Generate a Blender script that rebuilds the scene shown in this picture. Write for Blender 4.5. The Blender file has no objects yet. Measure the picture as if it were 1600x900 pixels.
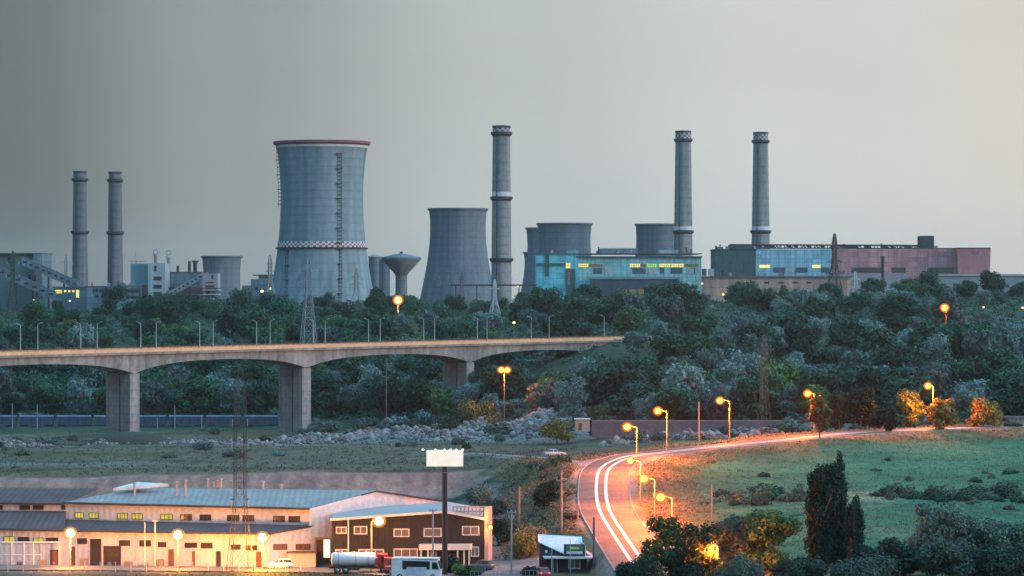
import bpy, bmesh, math, random
import numpy as np
from mathutils import Vector, Matrix

# ------------------------------------------------------------------ camera, sky, sun, exposure
SC = bpy.context.scene
COL = SC.collection
CZ = 60.0            # camera height above datum
F = 4537.0           # focal length in photo pixels (1600 wide)
HOR = 440.0          # photo row of the horizon

cam = bpy.data.cameras.new("camera")
cam.sensor_width = 36.0
cam.lens = 36.0 * F / 1600.0
cam.clip_start = 1.0
cam.clip_end = 60000.0
cam_ob = bpy.data.objects.new("camera", cam)
COL.objects.link(cam_ob)
cam_ob.location = (0, 0, CZ)
cam_ob.rotation_euler = (math.pi / 2 - 10.0 / F, 0, 0)
SC.camera = cam_ob

SUN_EL, SUN_AZ = math.radians(12), math.radians(110)   # azimuth clockwise from +Y (view direction): right and behind
world = bpy.data.worlds.new("World")
SC.world = world
world.use_nodes = True
wn, wl = world.node_tree.nodes, world.node_tree.links
wn.clear()
w_out = wn.new("ShaderNodeOutputWorld")
w_add = wn.new("ShaderNodeAddShader")
bg1 = wn.new("ShaderNodeBackground")
bg2 = wn.new("ShaderNodeBackground")
sky = wn.new("ShaderNodeTexSky")
sky.sky_type = 'NISHITA'
sky.sun_disc = False
sky.sun_elevation = SUN_EL
sky.sun_rotation = SUN_AZ
sky.dust_density = 3.0
bg1.inputs[1].default_value = 0.012
wl.new(sky.outputs[0], bg1.inputs[0])
tc = wn.new("ShaderNodeTexCoord")
sep = wn.new("ShaderNodeSeparateXYZ")
wl.new(tc.outputs["Generated"], sep.inputs[0])
mr = wn.new("ShaderNodeMapRange")
mr.inputs[1].default_value = -0.30
mr.inputs[2].default_value = 0.30
wl.new(sep.outputs[0], mr.inputs[0])
ramp = wn.new("ShaderNodeValToRGB")
cr = ramp.color_ramp
cr.interpolation = 'EASE'
def srgb(r, g, b):
    f = lambda c: (c / 255) / 12.92 if c <= 10 else (((c / 255) + 0.055) / 1.055) ** 2.4
    return (f(r), f(g), f(b), 1)
stops = [(0.0, (86, 93, 94)), (0.21, (98, 106, 106)), (0.34, (141, 148, 147)), (0.5, (180, 186, 184)),
         (0.66, (199, 203, 200)), (0.79, (206, 204, 195)), (1.0, (208, 203, 190))]
while len(cr.elements) < len(stops):
    cr.elements.new(0.5)
for e, (p, c) in zip(cr.elements, stops):
    e.position = p
    e.color = srgb(*c)
wl.new(mr.outputs[0], ramp.inputs[0])
# overcast: the sky overhead, far above the frame, is bluer and much brighter than at the horizon
mz = wn.new("ShaderNodeMapRange")
mz.interpolation_type = 'SMOOTHSTEP'
mz.inputs[1].default_value = 0.14
mz.inputs[2].default_value = 0.65
wl.new(sep.outputs[2], mz.inputs[0])
mixz = wn.new("ShaderNodeMixRGB")
wl.new(mz.outputs[0], mixz.inputs[0])
wl.new(ramp.outputs[0], mixz.inputs[1])
mo_ = wn.new("ShaderNodeMapRange")
mo_.inputs[1].default_value = -1.0
mo_.inputs[2].default_value = 1.0
mo_.inputs[3].default_value = 0.42
mo_.inputs[4].default_value = 1.65
wl.new(sep.outputs[0], mo_.inputs[0])
over = wn.new("ShaderNodeMixRGB")
over.blend_type = 'MULTIPLY'
over.inputs[0].default_value = 1
over.inputs[1].default_value = (0.50, 1.24, 1.90, 1)
wl.new(mo_.outputs[0], over.inputs[2])
wl.new(over.outputs[0], mixz.inputs[2])
cl = wn.new("ShaderNodeTexNoise")           # faint unevenness of the overcast
cl.inputs["Scale"].default_value = 5.0
cl.inputs["Detail"].default_value = 5
cmap = wn.new("ShaderNodeMapping")
cmap.inputs["Scale"].default_value = (1, 1, 3.5)
wl.new(tc.outputs["Generated"], cmap.inputs[0])
wl.new(cmap.outputs[0], cl.inputs["Vector"])
cmr = wn.new("ShaderNodeMapRange")
cmr.inputs[1].default_value = 0.3
cmr.inputs[2].default_value = 0.7
cmr.inputs[3].default_value = 0.955
cmr.inputs[4].default_value = 1.045
wl.new(cl.outputs[0], cmr.inputs[0])
cmul = wn.new("ShaderNodeMixRGB")
cmul.blend_type = 'MULTIPLY'
cmul.inputs[0].default_value = 1
wl.new(mixz.outputs[0], cmul.inputs[1])
wl.new(cmr.outputs[0], cmul.inputs[2])
wl.new(cmul.outputs[0], bg2.inputs[0])
bg2.inputs[1].default_value = 1.05
wl.new(bg1.outputs[0], w_add.inputs[0])
wl.new(bg2.outputs[0], w_add.inputs[1])
wl.new(w_add.outputs[0], w_out.inputs[0])

sun = bpy.data.lights.new("sun", 'SUN')
sun.energy = 1.15
sun.angle = math.radians(18)
sun.color = (1.0, 0.80, 0.67)
sun_ob = bpy.data.objects.new("sun", sun)
COL.objects.link(sun_ob)
_sd = Vector((math.sin(SUN_AZ) * math.cos(SUN_EL), math.cos(SUN_AZ) * math.cos(SUN_EL), math.sin(SUN_EL)))
sun_ob.rotation_euler = _sd.to_track_quat('Z', 'Y').to_euler()

SC.view_settings.view_transform = 'Standard'
SC.view_settings.look = 'None'
SC.view_settings.exposure = 0.0
SC.view_settings.gamma = 1.0
SC.view_settings.use_curve_mapping = False
SC.cycles.max_bounces = 5
SC.cycles.diffuse_bounces = 3
SC.cycles.glossy_bounces = 2
SC.cycles.transmission_bounces = 3
SC.cycles.volume_bounces = 0
SC.cycles.use_denoising = True
SC.cycles.sample_clamp_indirect = 4.0
HAZE_DENSITY = 0.00003

# ------------------------------------------------------------------ helpers
rng = np.random.default_rng(7)
random.seed(7)

def at(px, py, Y):
    return Vector(((px - 800) / F * Y, Y, CZ - (py - HOR) / F * Y))

def xat(px, Y):
    return (px - 800) / F * Y

_mats = {}
def mat(name, col, col2=None, scale=0.3, rough=0.85, bump=0.0, streak=False, metal=0.0, emit=None, emit_str=0.0, spec=0.3, fine=0.12, lifts=0.0, panels=None, deep=0.0):
    """Plain procedural surface: two colours mixed by noise (optionally drawn out vertically), fine grain, bump."""
    if name in _mats:
        return _mats[name]
    m = bpy.data.materials.new(name)
    m.use_nodes = True
    n, l = m.node_tree.nodes, m.node_tree.links
    b = n["Principled BSDF"]
    b.inputs["Roughness"].default_value = rough
    b.inputs["Metallic"].default_value = metal
    b.inputs["Specular IOR Level"].default_value = spec
    c = lambda t: (t[0], t[1], t[2], 1)
    if col2 is None:
        col2 = tuple(x * 0.72 for x in col)
    t = n.new("ShaderNodeTexCoord")
    mp = n.new("ShaderNodeMapping")
    l.new(t.outputs["Object"], mp.inputs[0])
    if streak:
        mp.inputs["Scale"].default_value = (1, 1, 0.12)
    nz = n.new("ShaderNodeTexNoise")
    nz.inputs["Scale"].default_value = scale
    nz.inputs["Detail"].default_value = 6
    nz.inputs["Roughness"].default_value = 0.65
    l.new(mp.outputs[0], nz.inputs["Vector"])
    rp = n.new("ShaderNodeValToRGB")
    rp.color_ramp.elements[0].position = 0.34
    rp.color_ramp.elements[1].position = 0.66
    rp.color_ramp.elements[0].color = c(col2)
    rp.color_ramp.elements[1].color = c(col)
    l.new(nz.outputs[0], rp.inputs[0])
    nf = n.new("ShaderNodeTexNoise")
    nf.inputs["Scale"].default_value = scale * 9
    nf.inputs["Detail"].default_value = 4
    l.new(t.outputs["Object"], nf.inputs["Vector"])
    mrf = n.new("ShaderNodeMapRange")
    mrf.inputs[1].default_value = 0.3
    mrf.inputs[2].default_value = 0.7
    mrf.inputs[3].default_value = 1 - fine
    mrf.inputs[4].default_value = 1 + fine
    l.new(nf.outputs[0], mrf.inputs[0])
    mx = n.new("ShaderNodeMixRGB")
    mx.blend_type = 'MULTIPLY'
    mx.inputs[0].default_value = 1
    l.new(rp.outputs[0], mx.inputs[1])
    l.new(mrf.outputs[0], mx.inputs[2])
    out = mx.outputs[0]
    def _mul(sock):
        q = n.new("ShaderNodeMixRGB"); q.blend_type = 'MULTIPLY'; q.inputs[0].default_value = 1
        l.new(out, q.inputs[1]); l.new(sock, q.inputs[2])
        return q.outputs[0]
    if deep:                      # long vertical run-off streaks
        m2 = n.new("ShaderNodeMapping"); m2.inputs["Scale"].default_value = (1, 1, 0.035)
        l.new(t.outputs["Object"], m2.inputs[0])
        n2 = n.new("ShaderNodeTexNoise"); n2.inputs["Scale"].default_value = scale * 7; n2.inputs["Detail"].default_value = 5
        l.new(m2.outputs[0], n2.inputs["Vector"])
        r2 = n.new("ShaderNodeMapRange"); r2.inputs[1].default_value = 0.34; r2.inputs[2].default_value = 0.62
        r2.inputs[3].default_value = 1 - deep; r2.inputs[4].default_value = 1.06
        l.new(n2.outputs[0], r2.inputs[0])
        out = _mul(r2.outputs[0])
    if lifts:                     # horizontal casting lifts
        sp = n.new("ShaderNodeSeparateXYZ"); l.new(t.outputs["Object"], sp.inputs[0])
        md = n.new("ShaderNodeMath"); md.operation = 'PINGPONG'; md.inputs[1].default_value = lifts
        l.new(sp.outputs[2], md.inputs[0])
        r3 = n.new("ShaderNodeMapRange"); r3.inputs[1].default_value = 0; r3.inputs[2].default_value = lifts * 0.25
        r3.inputs[3].default_value = 0.84; r3.inputs[4].default_value = 1.0
        l.new(md.outputs[0], r3.inputs[0])
        out = _mul(r3.outputs[0])
    if panels:                    # sheet joints on upright walls, each sheet a little different
        sp = n.new("ShaderNodeSeparateXYZ"); l.new(t.outputs["Object"], sp.inputs[0])
        cb_ = n.new("ShaderNodeCombineXYZ"); l.new(sp.outputs[0], cb_.inputs[0]); l.new(sp.outputs[2], cb_.inputs[1])
        bt = n.new("ShaderNodeTexBrick"); bt.offset = 0.0; bt.inputs["Scale"].default_value = 1.0
        bt.inputs["Brick Width"].default_value = panels[0]; bt.inputs["Row Height"].default_value = panels[1]
        bt.inputs["Mortar Size"].default_value = 0.16; bt.inputs["Color1"].default_value = (0.80, 0.80, 0.80, 1)
        bt.inputs["Color2"].default_value = (1.15, 1.15, 1.15, 1); bt.inputs["Mortar"].default_value = (0.62, 0.62, 0.62, 1)
        l.new(cb_.outputs[0], bt.inputs["Vector"])
        out = _mul(bt.outputs["Color"])
    l.new(out, b.inputs["Base Color"])
    if bump:
        bp = n.new("ShaderNodeBump")
        bp.inputs["Strength"].default_value = bump
        bp.inputs["Distance"].default_value = 0.5
        l.new(nf.outputs[0], bp.inputs["Height"])
        l.new(bp.outputs[0], b.inputs["Normal"])
    if emit:
        b.inputs["Emission Color"].default_value = c(emit)
        b.inputs["Emission Strength"].default_value = emit_str
    _mats[name] = m
    return m

def leaf_mat(name, dark, light, rough=0.7):
    if name in _mats:
        return _mats[name]
    m = bpy.data.materials.new(name)
    m.use_nodes = True
    n, l = m.node_tree.nodes, m.node_tree.links
    b = n["Principled BSDF"]
    b.inputs["Roughness"].default_value = rough
    b.inputs["Specular IOR Level"].default_value = 0.25
    g = n.new("ShaderNodeNewGeometry")
    oi = n.new("ShaderNodeObjectInfo")
    rp = n.new("ShaderNodeValToRGB")
    rp.color_ramp.elements[0].color = (*dark, 1)
    rp.color_ramp.elements[1].color = (*light, 1)
    l.new(g.outputs["Random Per Island"], rp.inputs[0])
    hs = n.new("ShaderNodeHueSaturation")
    m1 = n.new("ShaderNodeMapRange")
    m1.inputs[3].default_value = 0.475
    m1.inputs[4].default_value = 0.525
    l.new(oi.outputs["Random"], m1.inputs[0])
    m2 = n.new("ShaderNodeMapRange")
    m2.inputs[3].default_value = 0.58
    m2.inputs[4].default_value = 1.6
    mul = n.new("ShaderNodeMath")
    mul.operation = 'MULTIPLY'
    mul.inputs[1].default_value = 7.31
    fr = n.new("ShaderNodeMath")
    fr.operation = 'FRACT'
    l.new(oi.outputs["Random"], mul.inputs[0])
    l.new(mul.outputs[0], fr.inputs[0])
    l.new(fr.outputs[0], m2.inputs[0])
    l.new(m1.outputs[0], hs.inputs["Hue"])
    l.new(m2.outputs[0], hs.inputs["Value"])
    l.new(rp.outputs[0], hs.inputs["Color"])
    l.new(hs.outputs[0], b.inputs["Base Color"])
    tr = n.new("ShaderNodeBsdfTranslucent")
    l.new(hs.outputs[0], tr.inputs[0])
    ms = n.new("ShaderNodeMixShader")
    ms.inputs[0].default_value = 0.25
    l.new(b.outputs[0], ms.inputs[1])
    l.new(tr.outputs[0], ms.inputs[2])
    l.new(ms.outputs[0], n["Material Output"].inputs[0])
    _mats[name] = m
    return m

def emis(name, col, strength, lo=0.75, hi=1.15):
    if name in _mats:
        return _mats[name]
    m = bpy.data.materials.new(name)
    m.use_nodes = True
    n, l = m.node_tree.nodes, m.node_tree.links
    n.remove(n["Principled BSDF"])
    e = n.new("ShaderNodeEmission")
    t = n.new("ShaderNodeTexCoord")
    nz = n.new("ShaderNodeTexNoise")
    nz.inputs["Scale"].default_value = 0.8
    l.new(t.outputs["Object"], nz.inputs["Vector"])
    mrn = n.new("ShaderNodeMapRange")
    mrn.inputs[1].default_value = 0.3
    mrn.inputs[2].default_value = 0.7
    mrn.inputs[3].default_value = strength * lo
    mrn.inputs[4].default_value = strength * hi
    l.new(nz.outputs[0], mrn.inputs[0])
    e.inputs[0].default_value = (*col, 1)
    l.new(mrn.outputs[0], e.inputs[1])
    l.new(e.outputs[0], n["Material Output"].inputs[0])
    _mats[name] = m
    return m

class MB:
    """Collects shapes into one mesh; build() links it as one object."""
    def __init__(s):
        s.v, s.f, s.m, s.sm = [], [], [], []
    def _add(s, vs, fs, mi=0, smooth=False):
        k = len(s.v)
        s.v.extend([tuple(v) for v in vs])
        for f in fs:
            s.f.append([i + k for i in f]); s.m.append(mi); s.sm.append(smooth)
        return s
    def box(s, c, d, rz=0.0, mi=0):
        hx, hy, hz = d[0] / 2, d[1] / 2, d[2] / 2
        ca, sa = math.cos(rz), math.sin(rz)
        vs = []
        for z in (-hz, hz):
            for x, y in ((-hx, -hy), (hx, -hy), (hx, hy), (-hx, hy)):
                vs.append((c[0] + x * ca - y * sa, c[1] + x * sa + y * ca, c[2] + z))
        return s._add(vs, [(3, 2, 1, 0), (4, 5, 6, 7), (0, 1, 5, 4), (1, 2, 6, 5), (2, 3, 7, 6), (3, 0, 4, 7)], mi)
    def prism(s, poly, off, mi=0):
        """poly: 3-D points of one face, off: vector to the opposite face."""
        n = len(poly)
        off = Vector(off)
        p = [Vector(q) for q in poly]
        vs = p + [q + off for q in p]
        nrm = Vector((0, 0, 0))
        for i in range(n):
            nrm += p[i].cross(p[(i + 1) % n])
        fs = [tuple(range(n)), tuple(range(2 * n - 1, n - 1, -1))] + [(i, i + n, (i + 1) % n + n, (i + 1) % n) for i in range(n)]
        if nrm.dot(off) > 0:
            fs = [tuple(reversed(f)) for f in fs]
        return s._add(vs, fs, mi)
    def tube(s, a, b, r0, r1=None, n=6, mi=0, smooth=True):
        r1 = r0 if r1 is None else r1
        a, b = Vector(a), Vector(b)
        d = (b - a).normalized()
        u = d.orthogonal().normalized()
        w = d.cross(u)
        vs = []
        for p, r in ((a, r0), (b, r1)):
            for i in range(n):
                t = 2 * math.pi * i / n
                vs.append(p + (u * math.cos(t) + w * math.sin(t)) * r)
        s._add(vs, [(i, (i + 1) % n, (i + 1) % n + n, i + n) for i in range(n)], mi, smooth)
        s._add(vs, [tuple(range(n - 1, -1, -1)), tuple(range(n, 2 * n))], mi)
        return s
    def lathe(s, prof, c=(0, 0), n=48, mi=0, smooth=True, caps=True, mf=None):
        vs, fs = [], []
        for r, z in prof:
            for i in range(n):
                t = 2 * math.pi * i / n
                vs.append((c[0] + r * math.cos(t), c[1] + r * math.sin(t), z))
        k = len(s.v)
        s.v.extend(vs)
        for j in range(len(prof) - 1):
            for i in range(n):
                s.f.append([k + j * n + i, k + j * n + (i + 1) % n, k + (j + 1) * n + (i + 1) % n, k + (j + 1) * n + i])
                s.m.append(mf(j, i) if mf else mi); s.sm.append(smooth)
        if caps:
            s.f.append([k + i for i in range(n - 1, -1, -1)]); s.m.append(mi); s.sm.append(False)
            kk = k + (len(prof) - 1) * n
            s.f.append([kk + i for i in range(n)]); s.m.append(mi); s.sm.append(False)
        return s
    def ball(s, c, r, n=12, m=8, mi=0):
        if not hasattr(r, '__len__'):
            r = (r, r, r)
        vs, fs = [], []
        for j in range(1, m):
            ph = math.pi * j / m
            for i in range(n):
                t = 2 * math.pi * i / n
                vs.append((c[0] + r[0] * math.sin(ph) * math.cos(t), c[1] + r[1] * math.sin(ph) * math.sin(t), c[2] + r[2] * math.cos(ph)))
        top, bot = len(vs), len(vs) + 1
        vs += [(c[0], c[1], c[2] + r[2]), (c[0], c[1], c[2] - r[2])]
        for j in range(m - 2):
            for i in range(n):
                fs.append((j * n + i, (j + 1) * n + i, (j + 1) * n + (i + 1) % n, j * n + (i + 1) % n))
        for i in range(n):
            fs.append((top, i, (i + 1) % n))
            fs.append((bot, (m - 2) * n + (i + 1) % n, (m - 2) * n + i))
        return s._add(vs, fs, mi, True)
    def build(s, name, mats, parent=None, origin=None):
        if not isinstance(mats, (list, tuple)):
            mats = [mats]
        o = Vector(origin) if origin is not None else Vector((0, 0, 0))
        me = bpy.data.meshes.new(name)
        me.from_pydata([(v[0] - o.x, v[1] - o.y, v[2] - o.z) for v in s.v], [], s.f)
        for mm in mats:
            me.materials.append(mm)
        me.polygons.foreach_set("material_index", s.m)
        me.polygons.foreach_set("use_smooth", s.sm)
        me.update()
        ob = bpy.data.objects.new(name, me)
        COL.objects.link(ob)
        if parent is not None:
            ob.parent = parent
        elif origin is not None:
            ob.location = o
        return ob

def np_mesh(name, verts, faces, mats, smooth=False):
    me = bpy.data.meshes.new(name)
    verts = np.asarray(verts, dtype=np.float32)
    faces = np.asarray(faces, dtype=np.int32)
    k = faces.shape[1]
    me.vertices.add(len(verts))
    me.vertices.foreach_set("co", verts.ravel())
    me.loops.add(faces.size)
    me.loops.foreach_set("vertex_index", faces.ravel())
    me.polygons.add(len(faces))
    me.polygons.foreach_set("loop_start", np.arange(0, faces.size, k, dtype=np.int32))
    me.polygons.foreach_set("loop_total", np.full(len(faces), k, dtype=np.int32))
    if smooth:
        me.polygons.foreach_set("use_smooth", np.ones(len(faces), dtype=bool))
    for mm in (mats if isinstance(mats, (list, tuple)) else [mats]):
        me.materials.append(mm)
    me.update(calc_edges=True)
    me.validate()
    return me

def link(name, me, parent=None, loc=None):
    o = bpy.data.objects.new(name, me)
    COL.objects.link(o)
    if parent is not None:
        o.parent = parent
    if loc is not None:
        o.location = loc
    return o

def tag(o, label=None, cat=None, group=None, kind=None):
    if label: o["label"] = label
    if cat: o["category"] = cat
    if group: o["group"] = group
    if kind: o["kind"] = kind
    return o

def thing(name, label, cat, loc=(0, 0, 0), group=None, rz=0.0):
    o = bpy.data.objects.new(name, None)
    o.empty_display_size = 0.5
    COL.objects.link(o)
    o.location = loc
    o.rotation_euler = (0, 0, rz)
    return tag(o, label, cat, group)

def copy_tree(o, parent=None):
    c = o.copy()
    COL.objects.link(c)
    if parent is not None:
        c.parent = parent
    for ch in list(o.children):
        copy_tree(ch, c)
    return c

# ------------------------------------------------------------------ terrain
COLS = {
    -900: [(0, -44), (440, -44.2), (590, -44.5), (601, -40), (650, -41.5), (750, -43.5), (850, -47), (900, -49.5), (1000, -50), (1100, -46), (1250, -36), (1400, -27), (1550, -20), (1650, -18.5)],
    0:    [(0, -44), (440, -44.2), (590, -44.5), (601, -40), (650, -41.5), (750, -43.5), (850, -47), (900, -49.5), (1000, -50), (1100, -46), (1250, -36), (1400, -27), (1550, -20), (1650, -18.5)],
    400:  [(0, -44), (440, -44.0), (590, -44.5), (601, -40), (650, -41.5), (750, -43.5), (850, -47), (900, -49), (1000, -50), (1100, -46), (1250, -36), (1400, -27), (1550, -20), (1650, -18.5)],
    700:  [(0, -43.5), (430, -43.3), (590, -44.0), (601, -39.6), (650, -40.5), (750, -42.5), (850, -46), (900, -47.5), (1000, -46), (1100, -40), (1250, -32), (1400, -26), (1550, -20), (1650, -18.5)],
    780:  [(0, -43), (440, -43), (500, -42.3), (560, -40), (620, -38.6), (700, -41.5), (800, -44), (900, -45), (1000, -39), (1100, -34), (1250, -29), (1400, -25), (1550, -20), (1650, -18)],
    870:  [(0, -42), (400, -42.6), (440, -42.4), (490, -40.2), (530, -37.5), (560, -35.2), (600, -36), (650, -38.5), (700, -41), (800, -43), (880, -41), (960, -34), (1060, -27), (1250, -24), (1400, -20), (1550, -18), (1650, -17.5)],
    915:  [(0, -42), (400, -42.7), (430, -42.4), (470, -40.4), (508, -37.4), (545, -34.5), (600, -35.8), (700, -40.2), (780, -41.8), (850, -40), (950, -32.5), (1060, -24.5), (1200, -21.5), (1350, -19), (1550, -17), (1650, -16.5)],
    960:  [(0, -42), (390, -42.6), (428, -42.0), (452, -39.2), (508, -35.8), (545, -34), (620, -36), (700, -39.5), (780, -41), (850, -39), (950, -31), (1060, -22.5), (1200, -20), (1350, -18), (1500, -16.5), (1650, -16)],
    1060: [(0, -39), (360, -40), (405, -39.5), (450, -38.3), (500, -36), (550, -34), (572, -33.2), (620, -34.5), (700, -38), (760, -38.5), (850, -36), (950, -30), (1060, -24), (1200, -20), (1350, -17), (1500, -14), (1650, -13)],
    1300: [(0, -36), (360, -36.5), (420, -37), (470, -36.2), (530, -35), (590, -32.5), (606, -31.9), (640, -33.3), (690, -35.5), (730, -36), (850, -33), (1000, -29), (1150, -24), (1300, -19), (1450, -14), (1600, -9.5), (1750, -9)],
    1600: [(0, -35), (360, -36), (420, -37), (470, -36.8), (540, -35.7), (600, -33.6), (646, -32.0), (680, -33.2), (730, -35), (850, -32.5), (1000, -28), (1150, -23), (1300, -18), (1450, -13), (1600, -8.5), (1750, -8)],
    2500: [(0, -35), (420, -37), (540, -35.5), (760, -32), (850, -33), (1000, -28), (1150, -23), (1300, -18), (1450, -13), (1600, -8.5), (1750, -8)],
}
FAR = [(2100, -18), (2600, -21), (4000, -34), (8000, -72), (26000, -250)]
_cp = np.array(sorted(COLS))
_YS = np.concatenate([np.arange(0, 2100, 2.0), np.arange(2100, 26001, 100.0)])
_tab = np.array([np.interp(_YS, *zip(*(COLS[c] + FAR))) for c in sorted(COLS)])
_k = np.exp(-0.5 * (np.arange(-8, 9) / 2.2) ** 2); _k /= _k.sum()
_tab = np.array([np.concatenate([np.convolve(np.pad(r[:1050], 8, mode='edge'), _k, mode='valid'), r[1050:]]) for r in _tab])

def undul(x, y):
    a = np.sin(x * 0.061 + 1.3) * np.cos(y * 0.047 + 0.4) * 0.35 + np.sin(x * 0.19 + y * 0.11) * 0.14 + np.sin(x * 0.023 - y * 0.031 + 2) * 0.4
    return a * np.clip((y - 455) / 60, 0, 1) * np.clip((3000 - y) / 1000, 0, 1)

def base_z(x, y):
    x = np.asarray(x, float); y = np.asarray(y, float)
    ys = np.maximum(y, 30)
    px = np.clip(800 + F * x / ys, _cp[0], _cp[-1])
    i = np.clip(np.searchsorted(_cp, px) - 1, 0, len(_cp) - 2)
    t = (px - _cp[i]) / (_cp[i + 1] - _cp[i])
    t = t * t * (3 - 2 * t)
    yi = np.interp(y, _YS, np.arange(len(_YS)))
    j = np.clip(yi.astype(int), 0, len(_YS) - 2)
    s = yi - j
    g = lambda ii: _tab[ii, j] * (1 - s) + _tab[ii, j + 1] * s
    return CZ + g(i) * (1 - t) + g(i + 1) * t + undul(x, y)

def smooth_path(ctrl, step):
    """Catmull-Rom through 3-D control points, resampled evenly."""
    P = [np.array(p) for p in ctrl]
    P = [2 * P[0] - P[1]] + P + [2 * P[-1] - P[-2]]
    out = []
    for i in range(1, len(P) - 2):
        for t in np.linspace(0, 1, 24, endpoint=False):
            a, b, c, d = P[i - 1], P[i], P[i + 1], P[i + 2]
            out.append(0.5 * (2 * b + (c - a) * t + (2 * a - 5 * b + 4 * c - d) * t * t + (3 * b - a - 3 * c + d) * t ** 3))
    out.append(P[-2])
    out = np.array(out)
    L = np.concatenate([[0], np.cumsum(np.linalg.norm(np.diff(out[:, :2], axis=0), axis=1))])
    s = np.arange(0, L[-1], step)
    return np.stack([np.interp(s, L, out[:, k]) for k in range(3)], 1)

ROAD = smooth_path([tuple(at(*p)) for p in [
    (1074, 985, 352), (1042, 930, 378), (1008, 888, 405), (968, 830, 450), (948, 795, 478), (943, 760, 508), (950, 731, 536), (985, 714, 556), (1040, 707, 569),
    (1100, 700, 578), (1160, 694, 586), (1230, 687, 596), (1280, 681.5, 603), (1340, 676, 612), (1420, 672, 622), (1510, 668.5, 634), (1600, 666, 646), (1760, 664, 668), (2000, 662, 700)]], 1.5)
SIDE = smooth_path([tuple(at(*p)) for p in [(948, 727, 541), (915, 724, 548), (880, 719, 566), (845, 715.5, 592), (800, 712, 632), (740, 708, 680)]], 1.5)
YARD = smooth_path([tuple(at(*p)) for p in [(-300, 884, 438), (0, 886.5, 439), (300, 888.5, 437), (520, 891, 433), (640, 897, 424)]], 3.0)

def near_path(x, y, path):
    x = np.asarray(x, float); y = np.asarray(y, float)
    d = np.full(x.shape, 1e9); z = np.zeros(x.shape)
    lo, hi = path[:, :2].min(0) - 30, path[:, :2].max(0) + 30
    m = (x > lo[0]) & (x < hi[0]) & (y > lo[1]) & (y < hi[1])
    xs, ys = x[m], y[m]
    dd = np.full(xs.shape, 1e9); zz = np.zeros(xs.shape)
    for p in path:
        q = np.hypot(xs - p[0], ys - p[1])
        k = q < dd
        dd[k] = q[k]; zz[k] = p[2]
    d[m] = dd; z[m] = zz
    return d, z

def ground_z(x, y):
    scalar = np.isscalar(x) or np.ndim(x) == 0
    x = np.atleast_1d(np.asarray(x, float)); y = np.atleast_1d(np.asarray(y, float))
    z = base_z(x, y)
    for path, r0, r1 in ((SIDE, 3.2, 9.0), (YARD, 4.0, 9.0), (ROAD, 4.9, 6.7)):
        d, pz = near_path(x, y, path)
        if r1 == 6.7:      # the embankment is wide along the bend, steep only beside the paved lot
            r1 = 6.7 + 4.3 * np.clip((y - 436) / 22, 0, 1) + 3 * np.clip((x - 22) / 6, 0, 1)
        w = np.clip((r1 - d) / (r1 - r0), 0, 1)
        w = w * w * (3 - 2 * w)
        z = z * (1 - w) + (pz - 0.14) * w
    return float(z[0]) if scalar else z

_HY = np.arange(340, 1900, 1.0)
def hit(px, py, ymin=340):
    """Where the line of sight through a photo pixel first meets the ground."""
    ys = _HY[_HY >= ymin]
    xs = (px - 800) / F * ys
    rows = HOR + F * (CZ - ground_z(xs, ys)) / ys
    k = np.argmax(rows <= py)
    Y = float(ys[k])
    X = xat(px, Y)
    return Vector((X, Y, ground_z(X, Y)))

def gp(px, Y, dz=0.0):
    X = xat(px, Y)
    return Vector((X, Y, ground_z(X, Y) + dz))
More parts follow.
